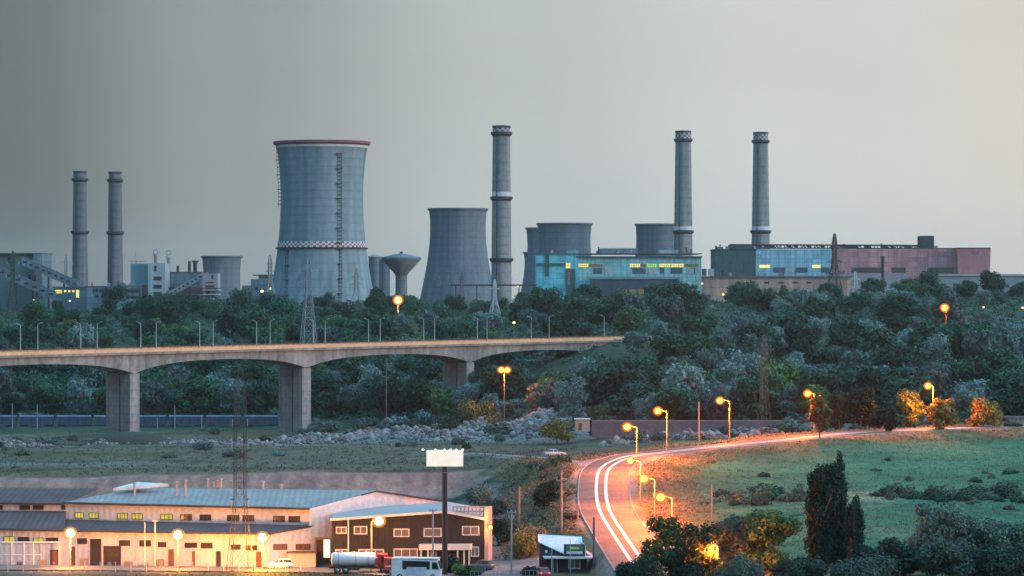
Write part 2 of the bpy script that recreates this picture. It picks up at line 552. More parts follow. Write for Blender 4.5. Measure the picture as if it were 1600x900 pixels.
# ------------------------------------------------------------------ ground sheet
def ground_material():
    m = bpy.data.materials.new("ground_cover")
    m.use_nodes = True
    n, l = m.node_tree.nodes, m.node_tree.links
    b = n["Principled BSDF"]
    b.inputs["Roughness"].default_value = 0.95
    b.inputs["Specular IOR Level"].default_value = 0.1
    at_ = n.new("ShaderNodeAttribute"); at_.attribute_name = "soil"
    geo = n.new("ShaderNodeNewGeometry")
    def noise(scale, det, stretch=None):
        nz = n.new("ShaderNodeTexNoise")
        nz.inputs["Scale"].default_value = scale
        nz.inputs["Detail"].default_value = det
        nz.inputs["Roughness"].default_value = 0.7
        if stretch:
            mp = n.new("ShaderNodeMapping"); mp.inputs["Scale"].default_value = stretch
            l.new(geo.outputs["Position"], mp.inputs[0]); l.new(mp.outputs[0], nz.inputs["Vector"])
        else:
            l.new(geo.outputs["Position"], nz.inputs["Vector"])
        return nz
    def rng_(nz, a, b_, lo=0.32, hi=0.68):
        r = n.new("ShaderNodeMapRange")
        r.inputs[1].default_value = lo; r.inputs[2].default_value = hi
        r.inputs[3].default_value = a; r.inputs[4].default_value = b_
        l.new(nz.outputs[0], r.inputs[0])
        return r
    def mul(a, b_):
        x = n.new("ShaderNodeMixRGB"); x.blend_type = 'MULTIPLY'; x.inputs[0].default_value = 1
        l.new(a, x.inputs[1]); l.new(b_, x.inputs[2]); return x
    n1 = noise(0.045, 7); n2 = noise(0.6, 6, (1, 0.45, 1)); n3 = noise(3.5, 3)
    c1 = mul(at_.outputs["Color"], rng_(n1, 0.62, 1.32).outputs[0])
    c2 = mul(c1.outputs[0], rng_(n2, 0.74, 1.24).outputs[0])
    c3 = mul(c2.outputs[0], rng_(n3, 0.88, 1.12).outputs[0])
    dry = n.new("ShaderNodeMixRGB")
    nd = noise(0.11, 8)
    l.new(rng_(nd, 0, 0.5, 0.5, 0.72).outputs[0], dry.inputs[0])
    l.new(c3.outputs[0], dry.inputs[1])
    tint = mul(c3.outputs[0], c3.outputs[0])
    hs = n.new("ShaderNodeHueSaturation")
    hs.inputs["Hue"].default_value = 0.44
    hs.inputs["Saturation"].default_value = 0.8
    hs.inputs["Value"].default_value = 1.3
    l.new(c3.outputs[0], hs.inputs["Color"])
    l.new(hs.outputs[0], dry.inputs[2])
    l.new(dry.outputs[0], b.inputs["Base Color"])
    bp = n.new("ShaderNodeBump"); bp.inputs["Strength"].default_value = 0.9; bp.inputs["Distance"].default_value = 0.6
    l.new(n2.outputs[0], bp.inputs["Height"]); l.new(bp.outputs[0], b.inputs["Normal"])
    return m

def sstep(x, a, b):
    t = np.clip((x - a) / (b - a), 0, 1)
    return t * t * (3 - 2 * t)

def ground_colour(x, y):
    px = 800 + F * x / np.maximum(y, 30)
    jit = 6 * np.sin(x * 0.17 + 2 * np.sin(y * 0.05)) + 4 * np.sin(y * 0.23 + x * 0.31)
    jp = 14 * np.sin(x * 0.21 + y * 0.13) + 9 * np.sin(y * 0.4 + 1.7)
    c = np.zeros(x.shape + (3,)) + np.array((0.035, 0.055, 0.032))
    def lay(w, col):
        c[:] = c * (1 - w[..., None]) + np.array(col) * w[..., None]
    scrub = sstep(y, 590, 604) * (1 - sstep(y + jit, 930, 975)) * (1 - sstep(px + jp, 930, 985))
    lay(scrub, (0.125, 0.098, 0.06))
    lay(scrub * sstep(np.sin(y * 0.058 + 0.4 * np.sin(x * 0.05)) + 0.35 * np.sin(x * 0.033), 0.45, 1.0) * 0.75, (0.15, 0.135, 0.115))
    lay(scrub * sstep(np.sin(y * 0.15 + 1.6 * np.sin(x * 0.028) + 0.5 * np.sin(x * 0.11)) + 0.5 * np.sin(x * 0.045 + 1), 0.5, 1.1) * 0.7, (0.045, 0.058, 0.036))
    lay(sstep(y + jit, 775, 800) * (1 - sstep(y + jit, 890, 915)) * (1 - sstep(px + jp, 940, 970)) * sstep(px + jp, 230, 450) * 0.8, (0.19, 0.17, 0.165))
    meadow = sstep(px + jp, 985, 1050) * (1 - sstep(y, 600, 655))
    lay(meadow, (0.046, 0.145, 0.076))
    st = sstep(np.sin(y * 0.105 + 0.6 * np.sin(x * 0.02)), 0.2, 0.9) * meadow * (1 - sstep(y, 500, 545))
    lay(st * 0.6, (0.12, 0.15, 0.085))
    trk = np.abs(y - 462 - 6 * np.sin(x * 0.035) + (x - 50) * 0.08)
    lay(meadow * (1 - sstep(np.abs(trk - 0.9), 0.2, 0.7)) * 0.8, (0.20, 0.18, 0.12))
    lay(meadow * sstep(np.sin(x * 0.071 + 1.2 * np.sin(y * 0.06)) * np.sin(y * 0.083 + 0.9), 0.45, 0.85) * 0.35, (0.11, 0.13, 0.07))
    lay(meadow * sstep(np.sin(x * 0.053 + 2.1 + np.sin(y * 0.09)) * np.sin(y * 0.047 + 2.2), 0.3, 0.8) * 0.5, (0.035, 0.10, 0.055))
    lay(meadow * sstep(y, 470, 480) * (1 - sstep(y, 488, 496)) * sstep(np.sin(x * 0.13 + 1), -0.2, 0.6), (0.23, 0.22, 0.12))
    beyond = sstep(px + jp, 965, 1010) * sstep(y, 608, 660) * (1 - sstep(y + jit, 715, 745))
    lay(beyond, (0.11, 0.10, 0.085))
    slope = sstep(px + jp, 770, 800) * (1 - sstep(px + jp, 1010, 1090)) * sstep(y, 425, 450) * (1 - sstep(y + jit, 585, 625))
    lay(slope, (0.24, 0.155, 0.065))
    lay(slope * sstep(np.sin(x * 0.33 + 1.5 * np.sin(y * 0.09)), 0.1, 0.8) * 0.6, (0.075, 0.085, 0.035))
    bank = sstep(y, 584, 589) * (1 - sstep(y, 602, 605)) * (1 - sstep(px + jp, 755, 775))
    lay(bank, (0.34, 0.18, 0.135))
    lay(bank * (0.5 + 0.5 * np.sin(x * 1.3 + 2 * np.sin(x * 0.37))) * 0.5, (0.15, 0.085, 0.07))
    yard = sstep(y, 431, 434.5) * (1 - sstep(y, 570, 580)) * (1 - sstep(px + jp * 0.3, 788, 815))
    lay(yard, (0.13, 0.115, 0.105))
    lot = sstep(px, 640, 690) * (1 - sstep(px + jp * 0.3, 925, 945)) * (1 - sstep(y, 446, 454)) * sstep(y, 380, 400)
    lay(lot, (0.17, 0.16, 0.155))
    d, _ = near_path(x, y, ROAD)
    lay((1 - sstep(d + jit * 0.35, 9, 17)) * 0.9, (0.20, 0.145, 0.07))
    lay((1 - sstep(d + jit * 0.1, 4.6, 6.5)), (0.19, 0.165, 0.14))
    d2, _ = near_path(x, y, SIDE)
    lay((1 - sstep(d2 + jit * 0.1, 2.8, 4.2)), (0.24, 0.21, 0.185))
    return c

us = np.concatenate([np.arange(-0.62, -0.2, 0.012), np.arange(-0.2, 0.2, 0.00155), np.arange(0.2, 0.621, 0.012)])
gy = [15.0]
while gy[-1] < 9000:
    y_ = gy[-1]
    gy.append(y_ + (16 if y_ < 335 else 1.25 if y_ < 720 else 4 if y_ < 1100 else 8 if y_ < 1850 else y_ * 0.05))
gy = np.array(gy)
UU, YY = np.meshgrid(us, gy)
XX = UU * (YY + 60)
ZZ = ground_z(XX.ravel(), YY.ravel()).reshape(XX.shape)
gv = np.stack([XX, YY, ZZ], -1).reshape(-1, 3)
ni, nj = XX.shape
ii = np.arange(ni * nj).reshape(ni, nj)
gf = np.stack([ii[:-1, :-1], ii[:-1, 1:], ii[1:, 1:], ii[1:, :-1]], -1).reshape(-1, 4)
me = np_mesh("ground", gv, gf, ground_material(), True)
ca = me.color_attributes.new("soil", 'FLOAT_COLOR', 'POINT')
gc = np.ones((len(gv), 4), np.float32)
gc[:, :3] = ground_colour(gv[:, 0], gv[:, 1])
ca.data.foreach_set("color", gc.ravel())
tag(link("ground", me), kind="structure")

# ------------------------------------------------------------------ roads
def ribbon(name, path, offs, lift, material, kind="structure", parent=None):
    """Strip following a path, between lateral offsets offs[0]..offs[-1] (right positive)."""
    t = np.gradient(path[:, :2], axis=0)
    t /= np.linalg.norm(t, axis=1)[:, None]
    nrm = np.stack([t[:, 1], -t[:, 0]], 1)
    k = len(offs)
    v = []
    for o, lf in zip(offs, lift):
        v.append(np.column_stack([path[:, 0] + nrm[:, 0] * o, path[:, 1] + nrm[:, 1] * o, path[:, 2] + lf]))
    v = np.stack(v, 1).reshape(-1, 3)
    ii = np.arange(len(path) * k).reshape(len(path), k)
    f = np.stack([ii[:-1, :-1], ii[:-1, 1:], ii[1:, 1:], ii[1:, :-1]], -1).reshape(-1, 4)
    o = link(name, np_mesh(name, v, f, material, True), parent)
    if kind:
        o["kind"] = kind
    return o

asphalt = mat("worn_asphalt", (0.10, 0.09, 0.082), (0.045, 0.042, 0.04), 0.16, 0.75, 0.2, spec=0.35, fine=0.4)
trail_white = mat("light_trail_white", (0.85, 0.84, 0.80), (0.66, 0.65, 0.6), 0.6, 0.6)
kerb_m = mat("pale_kerb_concrete", (0.24, 0.225, 0.21), (0.15, 0.145, 0.14), 0.5, 0.9)
ribbon("road", ROAD, [-4.3, 4.3], [0.0, 0.0], asphalt)
# two white strips paint in the light trails of cars; a pale line along each edge
ribbon("light_trail_strip", ROAD, [-1.5, -1.0], [0.006, 0.006], trail_white)
ribbon("light_trail_strip", ROAD, [0.15, 0.65], [0.006, 0.006], trail_white)
ribbon("kerb", ROAD, [-4.55, -4.54, -4.31, -4.30], [-0.18, 0.06, 0.06, -0.02], kerb_m)
ribbon("kerb", ROAD, [4.30, 4.31, 4.54, 4.55], [-0.02, 0.06, 0.06, -0.18], kerb_m)
ribbon("dirt_road", SIDE, [-2.4, 2.4], [-0.03, -0.03], mat("packed_dirt", (0.26, 0.22, 0.19), (0.17, 0.14, 0.115), 0.3, 0.95))
ribbon("service_road", YARD, [-3.6, 3.6], [0.0, 0.0], mat("dusty_asphalt", (0.17, 0.145, 0.125), (0.10, 0.09, 0.082), 0.2, 0.85))

# ------------------------------------------------------------------ foliage meshes
def quads(c, nrm, size, r, asp=0.7):
    """Irregular leaf-clump quads at centres c facing nrm."""
    N = len(c)
    nrm = nrm / np.maximum(np.linalg.norm(nrm, axis=1), 1e-6)[:, None]
    a = r.normal(size=(N, 3))
    u = np.cross(nrm, a); u /= np.maximum(np.linalg.norm(u, axis=1), 1e-6)[:, None]
    w = np.cross(nrm, u)
    s = (size * r.uniform(0.6, 1.35, N))[:, None]
    j = lambda: r.uniform(0.7, 1.25, (N, 1))
    v = np.stack([c + u * s * j(), c + w * s * asp * j(), c - u * s * j(), c - w * s * asp * j()], 1)
    return v.reshape(-1, 3)

def leaf_mesh(name, blobs, n, size, material, seed, shell=0.55, droop=0.0):
    """blobs: (x,y,z, rx,ry,rz). Leaves sit through the outer part of each blob, leaving gaps between blobs."""
    r = np.random.default_rng(seed)
    b = np.array(blobs, float)
    wgt = (b[:, 3] * b[:, 4] + b[:, 4] * b[:, 5]) ; wgt /= wgt.sum()
    k = r.choice(len(b), n, p=wgt)
    d = r.normal(size=(n, 3)); d /= np.linalg.norm(d, axis=1)[:, None]
    rad = np.where(r.random(n) < 0.13, r.uniform(1.0, 1.28, n), r.uniform(shell, 1.06, n) ** 0.7)
    c = b[k, :3] + d * b[k, 3:] * rad[:, None]
    nrm = d / b[k, 3:] * b[k, 3:].mean() + r.normal(size=(n, 3)) * 0.55
    nrm[:, 2] += 0.25
    v = quads(c, nrm, size, r)
    f = np.arange(4 * n).reshape(n, 4)
    return np_mesh(name, v, f, material)

def crown_blobs(seed, H, R, n=14, base=0.28, spread=1.0):
    r = np.random.default_rng(seed)
    bl = [(0, 0, H * 0.58, R * 0.62, R * 0.62, H * 0.30)]
    for i in range(n):
        t = 2 * math.pi * (i * 0.618) + r.uniform(-0.4, 0.4)
        h = r.uniform(base + 0.05, 0.9)
        rr = R * spread * math.sqrt(max(0.05, 1 - ((h - 0.5) / 0.55) ** 2)) * r.uniform(0.45, 0.85)
        s = R * r.uniform(0.26, 0.48)
        bl.append((rr * math.cos(t), rr * math.sin(t), H * h, s, s, s * r.uniform(0.65, 0.95)))
    return bl

bark = mat("tree_bark", (0.11, 0.085, 0.065), (0.06, 0.048, 0.04), 2.0, 0.95, 0.4)
DARK = leaf_mat("dark_green_leaves", (0.005, 0.027, 0.016), (0.029, 0.102, 0.052))
SILVER = leaf_mat("silver_grey_leaves", (0.045, 0.082, 0.070), (0.16, 0.235, 0.215))
MIDG = leaf_mat("mid_green_leaves", (0.022, 0.055, 0.016), (0.10, 0.18, 0.055))
DEEP = leaf_mat("deep_green_leaves", (0.004, 0.014, 0.009), (0.022, 0.05, 0.028))
OLIVE = leaf_mat("grey_green_leaves", (0.03, 0.058, 0.042), (0.125, 0.175, 0.13))
WARM = leaf_mat("yellow_green_lamplit_leaves", (0.10, 0.09, 0.02), (0.32, 0.27, 0.06))  # yellow that also paints lamplight into the leaves of the lit roadside trees

def trunk_mesh(seed, H, r0, spread=1.0):
    r = np.random.default_rng(seed + 900)
    mb = MB()
    p = Vector((0, 0, -0.6)); q = Vector((r.uniform(-.2, .2), r.uniform(-.2, .2), H * 0.36))
    mb.tube(p, q, r0, r0 * 0.7, 7)
    for i in range(5):
        t = 2 * math.pi * i / 5 + r.uniform(-.5, .5)
        e = q + Vector((math.cos(t) * H * 0.2 * spread, math.sin(t) * H * 0.2 * spread, H * r.uniform(0.2, 0.42)))
        mb.tube(q, e, r0 * 0.5, r0 * 0.14, 5)
    return mb

def make_tree(kind, seed, H, R, n, size, leaf, label, cat="tree", group=None, loc=(0, 0, 0), blobs=None, r0=None, base=0.2, nb=14, shell=0.55):
    t = thing(kind, label, cat, loc, group)
    cm = leaf_mesh("crown", blobs or crown_blobs(seed, H, R, nb, base), n, size, leaf, seed, shell)
    link("crown", cm, t)
    trunk_mesh(seed, H, r0 or max(0.12, H * 0.022)).build("trunk", bark, t)
    return t

# ------------------------------------------------------------------ hillside wood
BR0, BR1 = np.array((-114.0, 880.0)), np.array((-13.9, 1000.0))
BAX = (BR1 - BR0) / np.linalg.norm(BR1 - BR0)
def bridge_dist(x, y):
    d = np.stack([x - BR0[0], y - BR0[1]], -1)
    s = d @ BAX
    perp = d @ np.array((-BAX[1], BAX[0]))
    return s, perp            # along the axis from pier 1, and sideways (positive = away)

protos = {'d': [], 's': [], 'm': []}
for i in range(6):
    protos['d'].append((make_tree("deciduous_tree", 10 + i, 10, 5.2 + 0.5 * (i % 3), 2300, 0.46, DARK, None), 10))
for i in range(4):
    protos['s'].append((make_tree("willow_tree", 30 + i, 9, 4.8, 1900, 0.40, SILVER, None, nb=12, shell=0.45), 9))
for i in range(2):
    protos['m'].append((make_tree("leafy_tree", 50 + i, 9, 4.9, 2100, 0.44, MIDG, None), 9))
used = set()
def plant(kind, x, y, sc, label, group, cat="tree", sz=1.0):
    lst = protos[kind]
    k = random.randrange(len(lst))
    root, H = lst[k]
    key = (kind, k)
    o = root if key not in used else copy_tree(root)
    used.add(key)
    o.location = (x, y, ground_z(x, y) - 0.3)
    o.rotation_euler = (0, 0, random.uniform(0, 6.28))
    o.scale = (sc * random.uniform(0.92, 1.1), sc * random.uniform(0.92, 1.1), sc * sz)
    tag(o, label, cat, group)
    return o

def zone(px, y):
    if y > 1480:
        return "on the plateau rim in front of the power plant" if px < 1100 else "on the ridge below the long pink building"
    if px < 940:
        return "on the slope beneath the bridge" if y < 1120 else "on the hillside between bridge and power plant"
    return "on the wooded hillside behind the lit road" if y < 1150 else "high on the wooded hillside to the right of the bridge"

placed = []
KEEP = [(1476, 20, 500, 1180), (622, 14, 478, 1500), (803, 12, 512, 1250), (1130, 12, 468, 1560), (1537, 12, 490, 1440), (1598, 12, 490, 1440), (482, 18, 535, 1230), (773, 12, 478, 1520)]
def try_tree(kind, px, y, sc, mind, sz=1.0):
    x = xat(px, y)
    s, perp = bridge_dist(np.array([x]), np.array([y]))
    s, perp = float(s[0]), float(perp[0])
    gz = ground_z(x, y)
    top = gz + (9.8 if kind == 'd' else 8.8) * sc * sz
    if -200 < s < 250 and -6.5 * sc - 2 < perp < 13 + 6.5 * sc and top > CZ - 26.5:
        return False
    # keep the deck's line of sight open: nothing nearer than the bridge may rise above its haunch
    row = HOR + F * (CZ - top) / y
    for kp, kw_, kr, ky in KEEP:
        if y < ky + 10 and abs(px - kp) < kw_ + 6.0 * sc * F / y and row < kr:
            return False
    for (qx, qy, qr) in placed:
        if (qx - x) ** 2 + (qy - y) ** 2 < (mind * (sc + qr) * 0.5) ** 2:
            return False
    if y < 1300 and px < 960:
        yb = 880 + (px - 211) * 0.3
        row_top = HOR + F * (CZ - top) / y
        if y < 1000 and row_top < 585 and 690 < px < 770:
            return False
        if perp < 0 and row_top < 566:
            return False
    placed.append((x, y, sc))
    lab = {'d': "dark green bushy tree ", 's': "silvery grey-green tree ", 'm': "fresh mid-green tree "}[kind] + zone(px, y)
    grp = {'d': "dark trees ", 's': "silvery trees ", 'm': "mid-green trees "}[kind] + zone(px, y)
    plant(kind, x, y, sc, lab, grp, sz=sz)
    return True

def forest_front(px):
    return float(np.interp(px, [-200, 0, 420, 620, 740, 800, 860, 930, 1000, 1060, 1200, 1320, 1600, 1800], [1035, 1035, 1030, 985, 940, 905, 868, 830, 770, 762, 738, 738, 728, 728]))

r2 = np.random.default_rng(21)
cnt = {'d': 0, 's': 0, 'm': 0}
lim = {'d': 295, 's': 190, 'm': 40}
tries = 0
# front edge first, so the nearest trees, those that show largest, are always individuals
while tries < 9000 and (cnt['d'] < lim['d'] or cnt['s'] < lim['s']):
    tries += 1
    px = r2.uniform(-70, 1670)
    f0 = forest_front(px)
    y = f0 + (1700 - f0) * (r2.random() ** 1.15 if tries > 900 else r2.random() * 0.12)
    right = px > 980
    p_s = 0.31 if right else (0.34 if y < 1130 else 0.16)
    if y > 1500: p_s = 0.08
    u_ = r2.random()
    kind = 's' if u_ < p_s else ('m' if u_ > 0.93 else 'd')
    if cnt[kind] >= lim[kind]:
        continue
    sc = r2.uniform(0.8, 1.7) if kind != "s" else r2.uniform(0.7, 1.55)
    if y > 1480: sc *= 0.8
    if try_tree(kind, px, y, sc, 8.6 if y < 1400 else 8.0, r2.uniform(0.8, 1.28)):
        cnt[kind] += 1
print("TREES", cnt, tries)

# low undergrowth that closes the wood floor: nobody could count it
def scatter_domes(n, ygen, size, per, r, hr):
    cs, ns = [], []
    px = r.uniform(-120, 1720, n)
    y = np.array([ygen(p, r) for p in px])
    x = (px - 800) / F * y
    z = ground_z(x, y)
    R = r.uniform(*hr, n)
    d = r.normal(size=(n, per, 3)); d[..., 2] = np.abs(d[..., 2]); d /= np.linalg.norm(d, axis=-1)[..., None]
    c = np.stack([x, y, z], -1)[:, None, :] + d * (R[:, None, None] * np.array((1.25, 1.25, 0.85))) * r.uniform(0.6, 1.05, (n, per, 1))
    return quads(c.reshape(-1, 3), (d + r.normal(size=d.shape) * 0.5).reshape(-1, 3), size, r)
r3 = np.random.default_rng(5)
v = scatter_domes(3400, lambda p, r: forest_front(p) + (1720 - forest_front(p)) * r.random(), 0.55, 42, r3, (1.2, 3.2))
tag(link("undergrowth", np_mesh("undergrowth", v, np.arange(len(v)).reshape(-1, 4), DARK)), "dense dark undergrowth of shrubs and saplings covering the wooded hillside", "undergrowth", kind="stuff")
v = scatter_domes(900, lambda p, r: forest_front(p) + (1500 - forest_front(p)) * r.random() ** 1.3, 0.5, 36, r3, (0.9, 2.4))
tag(link("pale_undergrowth", np_mesh("pale_undergrowth", v, np.arange(len(v)).reshape(-1, 4), SILVER)), "pale silvery scrub growing among the trees on the hillside", "undergrowth", kind="stuff")

# grass tufts and weeds on the near ground
def tufts(n, pick, size, per, r, hgt):
    x, y = pick(n, r)
    d0, _ = near_path(x, y, ROAD); d1, _ = near_path(x, y, SIDE); d2, _ = near_path(x, y, YARD)
    k = (d0 > 6.2) & (d1 > 3.4) & (d2 > 4.6) & ~((y < 446) & (x / y * F > -60) & (x / y * F < 130))
    x, y = x[k], y[k]
    n = len(x)
    z = ground_z(x, y)
    off = r.normal(size=(n, per, 3)) * np.array((0.55, 0.55, 0.0)); off[..., 2] = r.uniform(0.0, hgt, (n, per))
    c = np.stack([x, y, z], -1)[:, None, :] + off
    nr = r.normal(size=(n, per, 3)) * 0.42
    nr[..., 1] -= 0.25
    nr[..., 2] += 0.85
    return quads(c.reshape(-1, 3), nr.reshape(-1, 3), size, r, 0.45)
def in_px(p0, p1, y0, y1):
    def f(n, r):
        y = r.uniform(y0, y1, n); px = r.uniform(p0, p1, n)
        return (px - 800) / F * y, y
    return f
DRY = leaf_mat("dry_grass_blades", (0.14, 0.10, 0.04), (0.34, 0.24, 0.10))
GRN = leaf_mat("meadow_grass_blades", (0.04, 0.12, 0.062), (0.075, 0.175, 0.092))
SCR = leaf_mat("scrub_blades", (0.05, 0.052, 0.03), (0.17, 0.15, 0.10))
def stuff_mesh(name, v, m_, label, cat):
    tag(link(name, np_mesh(name, v, np.arange(len(v)).reshape(-1, 4), m_)), label, cat, kind="stuff")
r4 = np.random.default_rng(77)
def near_road(n, r):
    k = r.integers(0, len(ROAD), n)
    t = np.gradient(ROAD[:, :2], axis=0); t /= np.linalg.norm(t, axis=1)[:, None]
    o = r.uniform(6.3, 17, n) * r.choice([-1, 1], n)
    return ROAD[k, 0] + t[k, 1] * o, ROAD[k, 1] - t[k, 0] * o
v = np.concatenate([tufts(5000, near_road, 0.26, 5, r4, 0.45), tufts(3500, in_px(790, 960, 440, 590), 0.26, 5, r4, 0.5)])
stuff_mesh("dry_grass", v, DRY, "dry straw-coloured grass on the verges of the curving road", "grass")
v = tufts(7000, in_px(1010, 1640, 370, 640), 0.18, 5, r4, 0.3)
stuff_mesh("meadow_grass", v, GRN, "green grass of the sloping meadow inside the road bend", "grass")
v = np.concatenate([tufts(3800, in_px(-40, 900, 604, 960), 0.3, 5, r4, 0.45), tufts(2500, in_px(-40, 640, 405, 431), 0.2, 5, r4, 0.4), tufts(1200, in_px(780, 960, 440, 600), 0.3, 6, r4, 0.8)])
stuff_mesh("scrub_grass", v, SCR, "rough grey-green weeds on the waste ground and verge", "grass")
# ------------------------------------------------------------------ power plant on the plateau
conc = mat("weathered_tower_concrete", (0.235, 0.295, 0.32), (0.16, 0.215, 0.245), 0.03, 0.9, 0.05, streak=True, fine=0.1, lifts=2.4, deep=0.28)
conc_d = mat("dark_tower_concrete", (0.165, 0.185, 0.215), (0.115, 0.132, 0.16), 0.04, 0.9, 0.05, streak=True, fine=0.1, lifts=2.4, deep=0.25)
chim_m = mat("chimney_concrete", (0.27, 0.275, 0.27), (0.185, 0.19, 0.195), 0.05, 0.9, streak=True, fine=0.12, lifts=3.0, deep=0.3)
red_m = mat("faded_red_paint", (0.27, 0.085, 0.095), (0.20, 0.07, 0.08), 0.1, 0.8)
wht_m = mat("faded_white_paint", (0.66, 0.64, 0.64), (0.5, 0.49, 0.5), 0.1, 0.8)
steel_d = mat("dark_steel", (0.06, 0.065, 0.075), (0.035, 0.04, 0.045), 0.5, 0.6, metal=0.3)
galv = mat("galvanised_steel", (0.32, 0.34, 0.35), (0.22, 0.24, 0.25), 0.5, 0.55, metal=0.3)
cyan_m = mat("turquoise_cladding", (0.15, 0.54, 0.63), (0.10, 0.41, 0.50), 0.06, 0.7, streak=True, panels=(6, 4), deep=0.2)
cyan_p = mat("pale_turquoise_glazing", (0.29, 0.54, 0.53), (0.20, 0.42, 0.43), 0.09, 0.5, streak=True, panels=(3, 2.6), deep=0.2)
blue_m = mat("light_blue_cladding", (0.28, 0.49, 0.58), (0.20, 0.38, 0.48), 0.08, 0.7, streak=True, panels=(6, 3), deep=0.22)
pink_m = mat("dusty_pink_cladding", (0.52, 0.25, 0.265), (0.39, 0.19, 0.205), 0.05, 0.8, streak=True, panels=(7, 3.4), deep=0.25)
pinkd_m = mat("deep_pink_cladding", (0.46, 0.18, 0.19), (0.36, 0.145, 0.155), 0.07, 0.8, streak=True)
tan_m = mat("tan_render_wall", (0.48, 0.31, 0.245), (0.35, 0.235, 0.19), 0.05, 0.9, streak=True, panels=(9, 6), deep=0.25)
teal_m = mat("dark_teal_cladding", (0.06, 0.13, 0.145), (0.04, 0.09, 0.105), 0.07, 0.7, streak=True, panels=(4, 5), deep=0.2)
green_m = mat("grey_green_cladding", (0.10, 0.19, 0.185), (0.06, 0.13, 0.135), 0.07, 0.8, streak=True)
bgrey_m = mat("blue_grey_render", (0.16, 0.22, 0.26), (0.105, 0.155, 0.19), 0.08, 0.9, streak=True, panels=(5, 4), deep=0.25)
pale_m = mat("pale_render", (0.42, 0.46, 0.48), (0.31, 0.355, 0.385), 0.1, 0.9, streak=True, deep=0.25)
dred_m = mat("dark_red_brick", (0.13, 0.07, 0.085), (0.09, 0.05, 0.065), 0.2, 0.9)
roof_m = mat("roofing_felt", (0.10, 0.11, 0.12), (0.07, 0.078, 0.088), 0.1, 0.9)
glass_d = mat("dark_window_glass", (0.03, 0.04, 0.05), (0.02, 0.027, 0.035), 0.5, 0.15, spec=0.6)
glow_y = emis("lit_window_yellow", (1.0, 0.80, 0.22), 1.25)
glow_g = emis("lit_window_green", (0.45, 1.0, 0.18), 0.9)
glow_dim = emis("lit_window_dim", (0.55, 0.50, 0.20), 0.28)
lampw = emis("small_yard_light", (1.0, 0.72, 0.32), 5.0)

class Bld:
    """A building whose walls face the camera plane; blocks and openings are placed by photo pixel at the building's own depth."""
    def __init__(s, name, label, cat, pxc, Y, group=None):
        s.o = gp(pxc, Y)
        s.t = thing(name, label, cat, s.o, group)
        s.zb = s.o.z - 3.0
    def block(s, part, px0, px1, pyt, Y, depth, m, pyb=None):
        a, b = at(px0, pyt, Y), at(px1, pyt, Y)
        zb = s.zb if pyb is None else at(px0, pyb, Y).z
        mb = MB().box(((a.x + b.x) / 2, Y + depth / 2, (a.z + zb) / 2), (b.x - a.x, depth, a.z - zb))
        return mb.build(part, m, s.t, s.o)
    def pane(s, part, px0, px1, py0, py1, Y, m, proud=0.15, parent=None):
        a, b = at(px0, py0, Y), at(px1, py1, Y)
        mb = MB().box(((a.x + b.x) / 2, Y - proud / 2 + 0.1, (a.z + b.z) / 2), (b.x - a.x, proud + 0.2, a.z - b.z))
        ob = mb.build(part, m, parent or s.t, s.o)
        if part.startswith("lit_") and (px1 - px0) > 5:
            bars = MB(); k = max(2, int((px1 - px0) / 2.6))
            for i in range(1, k):
                x = a.x + (b.x - a.x) * i / k
                bars.box((x, Y - proud - 0.05, (a.z + b.z) / 2), (0.22, 0.12, a.z - b.z))
            bars.box(((a.x + b.x) / 2, Y - proud - 0.06, (a.z * 0.42 + b.z * 0.58)), (b.x - a.x, 0.1, 0.2))
            bars.build("glazing_bars", steel_d, ob, s.o)
        return ob
    def beam(s, part, p0, p1, Y, th, m, dy=0.0, Y1=None):
        a, b = at(p0[0], p0[1], Y), at(p1[0], p1[1], Y1 or Y)
        d = (b - a)
        up = Vector((0, 0, th))
        mb = MB().prism([a - up / 2, b - up / 2, b + up / 2, a + up / 2], (0, max(2.0, th), 0))
        return mb.build(part, m, s.t, s.o)

